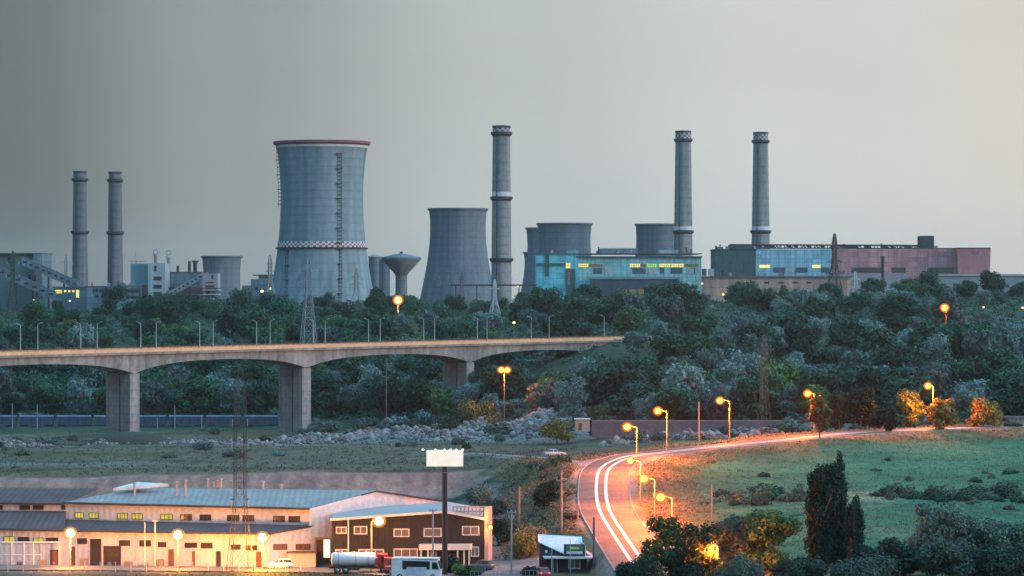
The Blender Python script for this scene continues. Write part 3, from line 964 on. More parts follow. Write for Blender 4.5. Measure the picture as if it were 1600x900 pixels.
def cooling_tower(label, cx, prof, Y, m, rim=None, checker=None, ladder=None, seg=96, group="cooling towers of the power plant"):
    """prof: (photo row, half width in photo px) from the top down."""
    X = xat(cx, Y); k = Y / F
    zg = ground_z(X, Y)
    t = thing("cooling_tower", label, "cooling tower", (X, Y, zg), group)
    P = [(hw * k, CZ - (py - HOR) * k - zg) for py, hw in prof]
    zs = np.linspace(P[0][1], P[-1][1], 40)
    Z = np.array([p[1] for p in P])[::-1]; R = np.array([p[0] for p in P])[::-1]
    co = np.polyfit(Z, R, 4 if len(P) > 7 else min(3, len(P) - 1))
    rad = lambda z: float(np.interp(z, Z, R)) * 0.2 + float(np.polyval(co, z)) * 0.8
    prf = [(rad(z), z) for z in zs]
    zt, zb = zs[0], zs[-1]
    inner = [(r - 0.9, z) for r, z in reversed(prf)]
    full = [(rad(zb) , -2.0)] if zb < 3 else []
    mb = MB().lathe(list(reversed(inner)) and ([(r, z) for r, z in reversed(inner)])[::1], n=seg, caps=False) if False else MB()
    mb.lathe([(r, z) for r, z in reversed(prf)] + [(r - 0.9, z) for r, z in prf], n=seg, caps=False)
    mb.build("shell", m, t)
    r0 = rad(zt)
    if rim:
        MB().lathe([(r0 - 0.95, zt + 0.1), (r0 + 1.3, zt + 0.1), (r0 + 1.3, zt - rim[1] * k), (r0 + 0.1, zt - rim[1] * k - 0.8), (r0 - 0.95, zt + 0.1)], n=seg, caps=False, smooth=False).build("rim", rim[0], t)
        if len(rim) > 2:
            MB().lathe([(rad(zt - 2.5) + 0.25, zt - rim[1] * k - 0.9), (rad(zt - 3) + 0.3, zt - rim[1] * k - 2.4)], n=seg, caps=False, smooth=False).build("rim_stripe", rim[2], t)
    else:
        MB().lathe([(r0 - 0.92, zt + 0.15), (r0 + 0.8, zt + 0.15), (r0 + 0.8, zt - 1.0), (r0 + 0.05, zt - 1.6)], n=seg, caps=False, smooth=False).build("rim", conc_d, t)
    if checker:
        z0 = CZ - (checker - HOR) * k - zg
        rr = rad(z0)
        mb = MB()
        for j in range(3):
            mb.lathe([(rad(z0 - j * 1.1) + 0.25, z0 - j * 1.1), (rad(z0 - j * 1.1 - 1.1) + 0.25, z0 - j * 1.1 - 1.1)], n=seg, caps=False, smooth=False, mf=lambda jj, i, j=j: (i + j) % 2)
        mb.build("checker_band", [red_m, wht_m], t)
        MB().lathe([(rr + 0.2, z0 - 3.4), (rr + 1.5, z0 - 3.4), (rr + 1.5, z0 - 4.3), (rr + 0.2, z0 - 4.5)], n=seg, caps=False, smooth=False).build("walkway", steel_d, t)
    if ladder:
        for (lx, py0, py1, w) in ladder:
            mb = MB()
            ang0 = None
            z1 = CZ - (py0 - HOR) * k - zg; z2 = CZ - (py1 - HOR) * k - zg
            pts = []
            for z in np.arange(z1, z2, -2.2):
                r = rad(z) + 0.5
                lxm = (lx - cx) * k
                s_ = max(-0.999, min(0.999, lxm / r if abs(lxm) < r else 0.99 * math.copysign(1, lxm)))
                a = -math.acos(s_)
                pts.append(Vector((r * math.cos(a), r * math.sin(a), z)))
            for p, q in zip(pts[:-1], pts[1:]):
                for o in (-w / 2, w / 2):
                    mb.tube(p + Vector((o, 0, 0)), q + Vector((o, 0, 0)), 0.16, n=4)
                mb.box(p, (w + 0.3, 0.3, 0.35))
            for p in pts[::4]:
                mb.box(p - Vector((0, 0.6, 0)), (w + 1.4, 1.4, 0.5))
            mb.build("ladder", steel_d, t)
    return t

ct = cooling_tower("huge pale concrete cooling tower with red rim and red and white checkered band", 503,
    [(222, 72.5), (240, 69.3), (270, 66), (300, 64.2), (350, 65.2), (382, 68.8), (421, 74), (455, 80), (480, 86), (490, 89)], 1750, conc, rim=(red_m, 3.6, wht_m), checker=378,
    ladder=[(534, 243, 386, 2.6), (436, 228, 330, 1.6), (536, 390, 482, 1.6), (452, 392, 482, 1.2)])
cooling_tower("dark bare concrete cooling tower between the mushroom water tower and the tallest chimney", 715.5,
    [(326, 45.5), (350, 43.5), (380, 44.5), (410, 48), (440, 54), (470, 60), (480, 62)], 2000, conc_d)
cooling_tower("small dark cooling tower right of the stepped pale transfer building", 346.5, [(400, 31), (430, 28.5), (455, 29.5), (480, 32)], 2250, conc_d)
cooling_tower("broad cooling tower whose top shows above the left end of the turquoise hall", 882, [(349, 42.5), (370, 41), (400, 41.5), (430, 46), (475, 54)], 2300, conc_d)
cooling_tower("cooling tower mostly hidden behind the broad one beside the turquoise hall", 853, [(356, 31), (385, 29), (420, 32), (450, 37), (476, 41)], 2480, conc_d)
cooling_tower("low cooling tower with its flared foot showing at the left corner of the turquoise hall", 856, [(394, 38), (410, 36), (430, 38), (455, 42), (476, 46)], 2620, conc_d)
cooling_tower("cooling tower half covered by a chimney above the right end of the turquoise hall", 1030, [(350, 37), (370, 36), (400, 37), (430, 41), (475, 48)], 2350, conc_d)

chim_vignette = mat('vignette_dark_chimney_concrete', (0.16, 0.165, 0.18), (0.105, 0.11, 0.125), 0.05, 0.9, streak=True, fine=0.12, lifts=3.0, deep=0.3)  # darker copy of the chimney concrete, carries the vignette at the left edge
def chimney(label, cx, pyt, wt, pyb, wb, Y, bands, checker, shaft_m=None, group="tall chimneys of the power plant"):
    X = xat(cx, Y); k = Y / F
    zg = ground_z(X, Y)
    t = thing("chimney", label, "chimney", (X, Y, zg), group)
    zt = CZ - (pyt - HOR) * k - zg
    zb = -1.0
    zref = CZ - (pyb - HOR) * k - zg
    rt, rb0 = wt * k / 2, wb * k / 2
    R = lambda z: rt + (rb0 - rt) * (zt - z) / (zt - zref)
    zz = np.linspace(zb, zt, 24)
    MB().lathe([(R(z), z) for z in zz] + [(rt - 0.8, zt), (rt - 0.9, zt - 6)], n=40, caps=False).build("shaft", shaft_m or chim_m, t)
    MB().lathe([(rt + 0.02, zt - 1.2), (rt + 0.35, zt - 1.1), (rt + 0.35, zt + 0.25), (rt - 0.85, zt + 0.25)], n=40, caps=False, smooth=False).build("cap", steel_d, t)
    for py, white in bands:
        z = CZ - (py - HOR) * k - zg
        MB().lathe([(R(z) + 0.05, z + 1.6), (R(z) + 1.3, z + 1.5), (R(z) + 1.3, z), (R(z) + 0.05, z - 1.3)], n=40, caps=False, smooth=False).build("platform", steel_d, t)
        if white:
            MB().lathe([(R(z + 5) + 0.12, z + 4.6), (R(z + 2) + 0.12, z + 1.7)], n=40, caps=False).build("white_band", wht_m, t)
    if checker:
        mb = MB()
        h = checker * k / 4
        for j in range(4):
            z0 = zt - 1.4 - j * h
            mb.lathe([(R(z0) + 0.14, z0), (R(z0 - h) + 0.14, z0 - h)], n=20, caps=False, smooth=True, mf=lambda jj, i, j=j: (i + j) % 2)
        mb.build("checker_band", [mat("dark_red_paint", (0.16, 0.10, 0.105), (0.12, 0.075, 0.08)), mat("grey_white_paint", (0.46, 0.45, 0.46), (0.36, 0.355, 0.37))], t)
    mb = MB()
    for z in np.arange(2, zt - 1, 3.0):
        mb.box((-R(z) * 0.5, -R(z) * 0.87 - 0.2, z), (0.7, 0.35, 2.6))
    mb.build("ladder", steel_d, t)
    return t

chimney("leftmost of the two shorter chimneys beside the conveyor galleries", 125, 268, 20, 447, 25, 2150, [(282, 0), (364, 0)], 0, chim_vignette)
chimney("right one of the two shorter chimneys beside the conveyor galleries", 180, 269, 20, 447, 24.5, 2180, [(283, 0), (365, 0)], 0, chim_vignette)
chimney("tallest chimney, standing beside the dark cooling tower, with a white band at mid height", 783.5, 197, 27, 455, 32, 1900, [(210, 0), (311, 1), (407, 0)], 11)
chimney("tall chimney rising behind the right end of the turquoise hall", 1067.5, 205, 24, 400, 29.5, 2250, [(220, 0), (363, 1)], 13)
chimney("tall chimney rising behind the blue and pink building at right", 1188.5, 207, 22.5, 385, 28.5, 2250, [(222, 0), (363, 1)], 13)

# water tower and silos
Yw = 1850; kw = Yw / F
o = gp(627, Yw)
wt = thing("water_tower", "mushroom shaped concrete water tower with a wide conical tank", "water tower", o)
zz = lambda py: CZ - (py - HOR) * kw - o.z
MB().lathe([(9.5 * kw, -1), (9 * kw, zz(432)), (9.2 * kw, zz(429))], n=36, caps=False).build("stem", conc_d, wt)
MB().lathe([(9 * kw, zz(431)), (12 * kw, zz(426)), (31 * kw, zz(405)), (31.3 * kw, zz(403)), (30.5 * kw, zz(402)), (14 * kw, zz(398)), (3 * kw, zz(396))], n=48, caps=False).build("tank", conc_d, wt)
MB().lathe([(2.4 * kw, zz(397)), (2.4 * kw, zz(393.5)), (0.3, zz(393))], n=12).build("roof_vent", steel_d, wt)
for lab, c_, w_, top, Y_ in (("grey concrete silo tucked against the huge cooling tower", 586, 20, 400, 1960), ("grey concrete silo under the edge of the mushroom water tower", 601, 17, 404, 1930)):
    o = gp(c_, Y_); k = Y_ / F
    t = thing("silo", lab, "silo", o, "silos beside the water tower")
    h = CZ - (top - HOR) * k - o.z
    MB().lathe([(w_ * k / 2, -1), (w_ * k / 2, h - 1)], n=32, caps=False).build("barrel", conc_d, t)
    MB().lathe([(w_ * k / 2 + 0.4, h - 1), (w_ * k / 2 + 0.4, h - 0.3), (0.2, h + 1.4)], n=32).build("roof", mat("silo_roof", (0.34, 0.33, 0.32)), t)

# ---- coal side, far left
Y = 1900
b = Bld("coal_bunker_house", "tall grey-green clad bunker house at the left end of the plant", "building", 25, Y)
b.block("wall", -70, 58, 396.5, Y, 40, green_m)
b.block("stair_bay", 52, 66, 396, Y - 3, 40, bgrey_m)
b.block("roof", -71, 66.5, 395.2, Y - 3.2, 44, roof_m, 396.3)
for p0, p1 in ((12, 16), (36, 38.5), (47, 49)):
    b.pane("window", p0, p1, 402, 412, Y, glass_d)
for p0 in (18, 30, 44):
    b.pane("window", p0, p0 + 5, 430, 436, Y, glass_d)
b.pane("window", 53.5, 56, 430, 440, Y - 3, glass_d)
def conveyor(label, p0, p1, Y0, th, m, nleg=3):
    a, c = at(p0[0], p0[1], Y0), at(p1[0], p1[1], Y0)
    base = gp((p0[0] + p1[0]) / 2, Y0)
    t = thing("conveyor_gallery", label, "conveyor", base, "inclined conveyor galleries of the plant")
    up = Vector((0, 0, th / 2))
    MB().prism([a - up, c - up, c + up, a + up], (0, 4.5, 0)).build("gallery", m, t, base)
    MB().prism([a + up * 1.02, c + up * 1.02, c + up * 1.02 + Vector((0, 0, .5)), a + up * 1.02 + Vector((0, 0, .5))], (0, 5.0, 0)).build("roof", roof_m, t, base)
    mb = MB()
    for i in range(9):
        q = a.lerp(c, (i + 0.5) / 9)
        mb.box((q.x, q.y - 0.05, q.z + 0.2), ((c.x - a.x) / 16, 0.12, th * 0.25))
    mb.build("window_strip", glass_d, t, base)
    for i in range(nleg):
        q = a.lerp(c, (i + 0.7) / (nleg + 0.6))
        g = ground_z(q.x, q.y) - 1
        MB().box((q.x, q.y + 2.2, (q.z - th / 2 + g) / 2), (0.9, 2.5, q.z - th / 2 - g)).build("trestle", steel_d, t, base)
conveyor("upper blue-grey conveyor gallery sloping from the bunker house down to the left chimneys", (34, 408), (121, 446), 1885, 5.2, bgrey_m)
conveyor("lower blue-grey conveyor gallery sloping past the foot of the bunker house", (-30, 412), (86, 463), 1870, 5.2, bgrey_m)
Y = 1880
b = Bld("screening_house", "low grey building with lit yellow windows under the left chimneys", "building", 110, Y)
b.block("wall", 82, 136, 449, Y, 25, bgrey_m)
b.block("roof", 81, 137, 447.8, Y - 0.5, 26, roof_m, 448.8)
b.pane("lit_window", 86, 96.5, 453, 458.5, Y, glow_y)
for p in (100, 106.5, 113):
    b.pane("lit_window", p, p + 3.5, 453.5, 456.5, Y, glow_y)
b.pane("lit_door", 119, 123.5, 453, 465, Y, glow_y)
Y = 1930
b = Bld("workshop_hall", "long low dark hall with broken ribbon windows behind the trees", "building", 165, Y)
b.block("wall", 134, 208, 448, Y, 30, bgrey_m)
b.block("roof", 133, 209, 446.8, Y - 0.5, 31, roof_m, 447.8)
for i in range(12):
    b.pane("window", 138 + i * 5.6, 142 + i * 5.6, 452, 456, Y, glass_d)
for i in range(7):
    b.pane("window", 140 + i * 9, 145 + i * 9, 461, 465, Y, glass_d if i % 3 else pale_m)
Y = 1840
b = Bld("crusher_house", "white stepped tower block with four rows of dark windows", "building", 231, Y)
b.block("wall", 204, 231, 412, Y + 3, 30, mat("blue_green_render", (0.13, 0.25, 0.29), (0.09, 0.18, 0.22), 0.08, 0.9, streak=True))
b.block("stair_tower", 231, 258, 411.5, Y, 30, pale_m)
b.block("annex", 193, 226, 446, Y - 2, 20, bgrey_m)
for py in (432, 445, 456, 468):
    b.pane("window", 240, 252.5, py, py + 6, Y, glass_d)
b.pane("window", 240.5, 244.5, 415, 424, Y, glass_d)
for py in (452, 462, 474):
    b.pane("window", 197, 219, py, py + 5, Y - 2, glass_d)
b.pane("window", 222, 229, 445, 471, Y - 2, glass_d)
mbr = MB()
for p in (206, 213, 220):
    q = at(p, 410, Y + 8); mbr.tube((q.x, q.y, q.z - 1), (q.x, q.y, q.z + 1.5), 0.12, n=4)
q0, q1 = at(203, 408.3, Y + 8), at(230, 408.3, Y + 8)
mbr.tube(q0, q1, 0.14, n=4)
mbr.build("roof_railing", steel_d, b.t, b.o)
q = at(212, 412, Y + 10)
MB().tube(q, q + Vector((0, 0, 8)), 0.2, 0.08, 5).build("mast", galv, b.t, b.o)
def vent_stack(label, px, pyb, pyt, Y):
    o = at(px, pyb, Y); k = Y / F
    t = thing("vent_stack", label, "vent", o, "ring topped vent stacks of the plant")
    h = (pyb - pyt) * k
    MB().lathe([(1.0, -0.5), (1.0, h * 0.55), (1.5, h * 0.62), (1.5, h * 0.72), (0.9, h * 0.72)], n=14).build("pipe", galv, t)
    mb = MB()
    for i in range(18):
        a0, a1 = 2 * math.pi * i / 18, 2 * math.pi * (i + 1) / 18
        mb.tube((1.5 * math.cos(a0), 0, h * 0.87 + 1.5 * math.sin(a0)), (1.5 * math.cos(a1), 0, h * 0.87 + 1.5 * math.sin(a1)), 0.28, n=5)
    mb.build("ring", galv, t)
vent_stack("ring topped vent stack on the roof of the white stepped block", 243, 412, 391, Y + 12)
vent_stack("ring topped vent stack standing behind the white stepped block", 263.5, 426, 390, Y + 25)
Y = 1860
b = Bld("boiler_annex", "blue-grey annex with dark red brick base and short roof stacks", "building", 287, Y)
b.block("wall", 257, 318, 426, Y + 4, 30, bgrey_m)
b.block("brick_base", 258, 317, 449, Y, 10, dred_m)
b.block("roof", 257.5, 318.5, 424.8, Y + 3.5, 31, roof_m, 425.8)
for p, t_, w_ in ((278, 415, 1.1), (296, 408, 1.2), (305, 410, 1.6)):
    q = at(p, 426, Y + 15); h = (426 - t_) * (Y + 15) / F
    mb = MB().tube(q - Vector((0, 0, 1)), q + Vector((0, 0, h)), w_ * 0.8, n=10)
    if w_ > 1.3: mb.tube(q + Vector((0, 0, h)), q + Vector((0, 0, h + 1.2)), 2.2, 2.2, 10)
    mb.build("stack", steel_d, b.t, b.o)
for py in (460, 466):
    b.pane("pipe_rack", 290, 318, py, py + 1.4, Y, bgrey_m, 1.0)
conveyor("pale inclined gallery climbing from the white block to the transfer house", (258, 464), (316, 431), 1842, 4.0, mat("pale_gallery", (0.36, 0.33, 0.34), (0.27, 0.26, 0.28)), 2)
Y = 1835
b = Bld("transfer_house", "narrow pale transfer house with open lower floors and yard lights", "building", 328, Y)
b.block("wall", 316.5, 340, 427.5, Y, 18, mat("pinkish_render", (0.38, 0.34, 0.36), (0.28, 0.26, 0.29), 0.1, 0.9, streak=True), 450)
for i in range(5):
    b.block("floor_slab", 316.5, 341, 452 + i * 7, Y, 18, pale_m, 454 + i * 7)
for p in (317.5, 328, 338.5):
    b.block("column", p, p + 1.6, 450, Y + 0.5, 1.2, bgrey_m)
b.block("core", 320, 337, 450, Y + 8, 8, bgrey_m)
b.pane("window", 330, 333, 430, 436, Y, glass_d); b.pane("window", 321, 334, 440.5, 442.5, Y, glass_d); b.pane("window", 321, 335, 446, 449, Y, glass_d)
Y = 1960
b = Bld("pump_house", "low blue-grey building at the left foot of the huge cooling tower", "building", 407, Y)
b.block("wall", 378, 440, 446, Y, 20, bgrey_m)
b.block("upper_storey", 392, 440, 436, Y + 2, 18, bgrey_m)
b.block("roof_slab", 395, 432, 429, Y + 2, 14, roof_m, 431)
b.block("penthouse", 404, 428, 431, Y + 5, 10, pale_m)
b.pane("window", 398, 403, 449, 453, Y, glass_d)
def yard_light(label, px, py, Y, r=0.7, m=lampw, power=0, col=(1, .7, .3)):
    top = at(px, py, Y); base = gp(px, Y)
    t = thing("yard_lamp", label, "lamp", base, "small lit lamps of the plant")
    h = top.z - base.z
    MB().tube((0, 0.3, -0.5), (0, 0.3, h), 0.12, 0.08, 5).build("pole", galv, t)
    MB().ball((0, 0, h), (r, r, r * 0.8), 10, 6).build("luminaire", m, t)
    return t
for lab, px, py, Y, r in (("small yellow lamp at the left foot of the huge cooling tower", 409.5, 455, 1790, .9), ("small white lamp beside the pylon left of the huge cooling tower", 423.5, 451, 1800, .8),
    ("small lamp in front of the transfer house, topmost of three", 326, 470, 1828, .8), ("small lamp at the right edge of the transfer house", 340, 469, 1828, .55),
    ("small yellow lamp low in the trees below the transfer house", 330, 484, 1700, .65), ("tiny white lamp left of the screening house windows", 53, 469, 1860, .5),
    ("tiny pale lamp below the screening house windows", 109, 470, 1850, .5), ("tiny lamp on the tan wall above the trees", 1097, 443, 1985, .55),
    ("tiny white lamp left of the turquoise hall foot", 809, 447, 1930, .6)):
    yard_light(lab, px, py, Y, r)

# ---- turquoise turbine hall
Y = 2000
b = Bld("turbine_hall", "turquoise clad turbine hall with a glowing ribbon of windows", "building", 965, Y)
b.block("wall", 837.5, 904, 397, Y, 60, cyan_m)
b.block("glazed_wall", 900, 1096, 402, Y + 1, 58, cyan_p)
b.block("roof", 836.5, 1097, 395.8, Y - 0.8, 62, roof_m, 397)
b.block("cornice", 900, 1097, 400.3, Y - 0.6, 3, teal_m, 402.3)
b.block("penthouse", 938, 997, 388, Y + 15, 25, bgrey_m, 396)
b.block("penthouse", 1030, 1060, 390.5, Y + 12, 25, pale_m, 396)
b.block("penthouse", 886, 904, 391.5, Y + 10, 20, cyan_p, 396)
b.pane("shaft", 884, 899, 420, 478, Y, teal_m, 0.6)
b.pane("shaft", 852, 858, 398, 431, Y, teal_m, 0.6)
b.pane("gallery", 838, 884, 411, 415, Y, teal_m, 0.8)
b.pane("lit_window", 884, 891, 411, 419, Y - 0.5, glow_y)
b.pane("lit_window", 888, 890, 424, 445, Y - 0.6, glow_dim)
rib = [(902, 919, glow_y), (920, 942, glow_dim), (984, 1000, glow_y), (1001, 1010, glow_dim), (1011, 1026, glow_g), (1030, 1047, glow_y), (1049, 1068, glow_y), (1070, 1091, glow_dim)]
for p0, p1, mm in rib:
    b.pane("lit_window", p0, p1, 412.2, 417.2, Y + 1, mm)
for p0, p1 in ((927, 941), (988, 1009), (1031, 1038), (1048, 1066), (1078, 1086)):
    b.pane("broken_panel", p0, p1, 418.5, 428, Y + 1, teal_m, 0.3)
for p0, p1 in ((945, 958), (1013, 1026), (1074, 1084)):
    b.pane("patched_panel", p0, p1, 419.5, 428.5, Y + 1, mat("patched_pale_panel", (0.40, 0.38, 0.39), (0.28, 0.30, 0.32), 0.2), 0.32)
b.block("step_roof", 923, 1062, 432, Y - 16, 16, mat("blue_zinc_roof", (0.18, 0.29, 0.34), (0.13, 0.22, 0.27), 0.1, 0.6), 436)
b.block("low_wall", 924, 1060, 436, Y - 15, 14.5, mat("dark_blue_glazing", (0.06, 0.095, 0.12), (0.04, 0.065, 0.09), 0.12, 0.4, streak=True))
for p0, p1, mm in ((967, 980, glow_dim), (983, 994, glow_dim), (998, 1006, glow_dim), (1012, 1024, glow_dim)):
    b.pane("lit_window", p0, p1, 452, 472, Y - 15, mm)
for i in range(10):
    b.pane("pilaster", 930 + i * 13, 932 + i * 13, 440, 480, Y - 15, teal_m, 0.5)
Y = 2005
b = Bld("tan_hall", "long low tan rendered hall with a flat dark roof edge", "building", 1180, Y)
b.block("wall", 1061, 1330, 434, Y, 35, tan_m)
b.block("roof", 1060, 1331, 431.5, Y - 0.7, 36.5, roof_m, 434)
for p0, p1 in ((1098, 1104), (1108, 1116)):
    b.block("roof_shed", p0, p1, 420, Y + 10, 10, teal_m if p0 < 1100 else pale_m, 431)
for i in range(6):
    b.pane("window", 1150 + i * 22, 1158 + i * 22, 440, 443, Y, glass_d)
Y = 2050
b = Bld("boiler_house", "long blue and pink clad boiler house with a bare skeleton along its roof", "building", 1310, Y)
b.block("teal_wall", 1118, 1181, 390, Y, 50, teal_m)
b.block("blue_wall", 1181, 1303, 389.5, Y + 0.5, 50, blue_m)
b.block("pink_wall", 1303, 1496, 389, Y, 50, pink_m)
b.block("parapet", 1117, 1182, 389, Y - 0.5, 52, steel_d, 391)
b.block("penthouse", 1141, 1178, 382, Y + 12, 20, teal_m, 390)
b.block("roof_box", 1438, 1459.5, 368.5, Y + 15, 15, steel_d, 388)
b.block("chimney_stub", 1117.5, 1120, 384, Y, 2, steel_d, 391)
mb = MB()
r8 = np.random.default_rng(3)
def bar(px0, py0, px1, py1):
    a, c = at(px0, py0, Y + 4), at(px1, py1, Y + 4)
    mb.tube(a, c, 0.42, n=4)
mb.tube(at(1141, 382.3, Y + 4), at(1440, 383.6, Y + 4), 0.75, n=4)
mb.tube(at(1181, 387.6, Y + 4), at(1490, 388.4, Y + 4), 0.6, n=4)
for p in np.arange(1184, 1440, 5.2):
    bar(p, 389, p, 382.6)
    if r8.random() < 0.6: bar(p, 388, p + 5.2, 383)
    if r8.random() < 0.45:
        a, c = at(p, 383.2, Y + 4.2), at(p + 5.2, 388, Y + 4.2)
        mb.box(((a.x + c.x) / 2, Y + 4.2, (a.z + c.z) / 2), (c.x - a.x, 0.3, a.z - c.z))
mb.build("roof_skeleton", steel_d, b.t, b.o)
for i in range(10):
    b.pane("seam", 1325 + i * 17, 1325.7 + i * 17, 391, 428, Y, pinkd_m, 0.1)
for p in (1206, 1230, 1254, 1279):
    b.pane("seam", p, p + 0.7, 390, 428, Y + 0.5, cyan_m, 0.1)
b.pane("seam", 1303, 1496, 405, 405.6, Y, pinkd_m, 0.12)
for p0, p1, mm in ((1186, 1203, glow_y), (1269, 1282, glow_y), (1283, 1296, teal_m), (1208, 1226, teal_m), (1228, 1240, pale_m), (1243, 1262, teal_m)):
    b.pane("window", p0, p1, 414 if mm is glow_y else 418, 418.5 if mm is glow_y else 426, Y + 0.5, mm, 0.3)
for p0, p1 in ((1330, 1380), (1394, 1415), (1450, 1490)):
    b.pane("window", p0, p1, 418, 426, Y, glass_d, 0.3)
b.block("low_front", 1303, 1420, 427, Y - 18, 17, mat("lilac_render", (0.30, 0.26, 0.29), (0.22, 0.20, 0.23), 0.1, 0.9, streak=True))
for i in range(6):
    b.pane("teal_panel", 1122 + i * 9.5, 1129 + i * 9.5, 394, 427, Y, mat("black_teal_glazing", (0.045, 0.10, 0.10), (0.03, 0.07, 0.075), 0.2, 0.35), 0.2)
Y = 2040
b = Bld("end_block", "deep pink windowless block with slightly flared walls at the right end", "building", 1521, Y)
a0, a1, a2, a3 = at(1498, 436, Y), at(1545, 436, Y), at(1548, 388, Y), at(1496, 388, Y)
a0.z = a1.z = b.zb
MB().prism([a0, a1, a2, a3], (0, 45, 0)).build("wall", pinkd_m, b.t, b.o)
b.block("roof", 1495.5, 1548.6, 386.8, Y - 0.6, 46, roof_m, 388)
for i in range(5):
    b.pane("seam", 1505 + i * 8.5, 1505.6 + i * 8.5, 389, 430, Y, pink_m, 0.1)
b.pane("sign_panel", 1518, 1530, 392.5, 396.5, Y, mat("grey_purple_paint", (0.2, 0.14, 0.17)), 0.15)
Y = 2100
b = Bld("warehouse_shed", "low grey shed roof showing past the right end of the pink block", "building", 1600, Y)
b.block("wall", 1464, 1720, 431, Y - 70, 40, mat("grey_shed_wall", (0.24, 0.27, 0.28), (0.18, 0.21, 0.22), 0.1))
b.block("roof", 1463, 1721, 428.3, Y - 71, 42, mat("pale_shed_roof", (0.36, 0.40, 0.41), (0.28, 0.32, 0.33), 0.1), 431)
o = gp(1379.5, 1990)
t = thing("stack_pipe", "thin dark stack pipe in front of the pink building", "pipe", o)
h = at(1379.5, 402, 1990).z - o.z
MB().tube((0, 0, -1), (0, 0, h), 1.1, n=12).build("pipe", steel_d, t)
MB().tube((0, 0, h), (0, 0, h + 0.8), 1.35, n=12).build("cap", steel_d, t)

# roof clutter and pipework on the halls
def clutter(px0, px1, py, Y, n, seed):
    r = np.random.default_rng(seed)
    o = gp((px0 + px1) / 2, Y)
    for i in range(n):
        px = r.uniform(px0, px1); q = at(px, py, Y + r.uniform(6, 25)); q.z = at(px, py, Y).z
        kind = r.integers(0, 3)
        t = thing("roof_vent", "small grey vent or duct on the roof of the power plant halls", "vent", q, "roof vents and ducts on the halls")
        if kind == 0:
            MB().box((0, 0, 0.9), (r.uniform(2, 6), 2.5, 2.0)).build("duct", bgrey_m, t)
        elif kind == 1:
            h = r.uniform(2, 4.5)
            MB().tube((0, 0, -0.5), (0, 0, h), 0.4, n=8).tube((0, 0, h), (0, 0, h + 0.5), 0.7, n=8).build("pipe", steel_d, t)
        else:
            MB().box((0, 0, 0.6), (2.2, 2.2, 1.4)).lathe([(0.9, 1.3), (0.9, 2.0), (0.2, 2.4)], n=10).build("fan_housing", galv, t)
clutter(842, 1090, 396, 2000, 14, 4)
clutter(1122, 1180, 389.5, 2050, 5, 5)
clutter(1310, 1490, 388.5, 2050, 8, 6)
clutter(1064, 1320, 431.5, 2005, 9, 7)
clutter(86, 205, 447.5, 1905, 8, 9)
o = gp(960, 1975)
t = thing("pipe_bridge", "raised pipe rack running past the foot of the dark cooling tower", "pipe rack", gp(790, 1880))
p0, p1 = at(700, 447, 1880), at(838, 447, 1880)
MB().prism([p0, p1, p1 + Vector((0, 0, 1.1)), p0 + Vector((0, 0, 1.1))], (0, 2, 0)).build("pipes", steel_d, t, gp(790, 1880))
for px in (712, 745, 778, 811, 834):
    q = at(px, 447, 1880); g = ground_z(q.x, 1880) - 1
    MB().box((q.x, 1881, (q.z + g) / 2), (0.7, 1.5, q.z - g)).build("trestle", steel_d, t, gp(790, 1880))

# ---- lattice pylons
def pylon(label, px, pyt, pyb, Y, wb, wt, arms, th, m, waist=0.55, group="lattice power pylons", panels=9, dz=0.0):
    o = gp(px, Y) if pyb is None else Vector((xat(px, Y), Y, min(ground_z(xat(px, Y), Y), at(px, pyb, Y).z) if False else ground_z(xat(px, Y), Y)))
    t = thing("lattice_pylon", label, "pylon", o, group, rz=0.35)
    H = at(px, pyt, Y).z - o.z
    def w(z):
        f = z / H
        return wb + (wt - wb) * min(1.0, f / waist) if f < waist else wt * (1 - 0.75 * max(0, (f - 0.86) / 0.14))
    mb = MB()
    zs = [0.0]
    while zs[-1] < H * 0.97:
        zs.append(zs[-1] + max(H / 18, w(zs[-1]) * 1.15))
    zs[-1] = H * 0.985
    cs = [(-1, -1), (1, -1), (1, 1), (-1, 1)]
    P = lambda z, c: Vector((c[0] * w(z) / 2, c[1] * w(z) / 2, z))
    for z0, z1 in zip(zs[:-1], zs[1:]):
        for i, c in enumerate(cs):
            c2 = cs[(i + 1) % 4]
            mb.tube(P(z0, c), P(z1, c), th, n=4)
            mb.tube(P(z0, c), P(z1, c2), th * 0.6, n=4)
            mb.tube(P(z0, c2), P(z1, c), th * 0.6, n=4)
            mb.tube(P(z1, c), P(z1, c2), th * 0.55, n=4)
    for c in cs:
        mb.tube((c[0] * wb / 2, c[1] * wb / 2, -1.5), (c[0] * wb / 2, c[1] * wb / 2, 0.02), th * 1.3, n=4)
    mb.tube((0, 0, H * 0.97), (0, 0, H), th, th * 0.5, 4)
    mb.build("lattice", m, t)
    for py, half in arms:
        z = at(px, py, Y).z - o.z
        L = half * Y / F
        mb = MB(); mi = MB()
        for sx in (-1, 1):
            tip = Vector((sx * L, 0, z + 0.3))
            for sy in (-1, 1):
                mb.tube((sx * w(z) / 2, sy * w(z) / 2, z), tip, th * 0.8, n=4)
                mb.tube((sx * w(z) / 2, sy * w(z) / 2, z + L * 0.3), tip, th * 0.7, n=4)
            for q in (0.4, 0.7):
                a_ = Vector((sx * w(z) / 2, 0, z)).lerp(tip, q)
                mb.tube(a_, a_ + Vector((0, 0, L * 0.3 * (1 - q))), th * 0.5, n=4)
            mi.tube(tip, tip - Vector((0, 0, max(1.2, L * 0.35))), th * 0.9, n=5)
        ar = mb.build("cross_arm", m, t)
        mi.build("insulator", mat("glass_insulator", (0.35, 0.37, 0.36)), ar)
    return t
wsteel = mat("pale_pylon_steel", (0.50, 0.52, 0.52), (0.38, 0.41, 0.42), 0.4, 0.6)
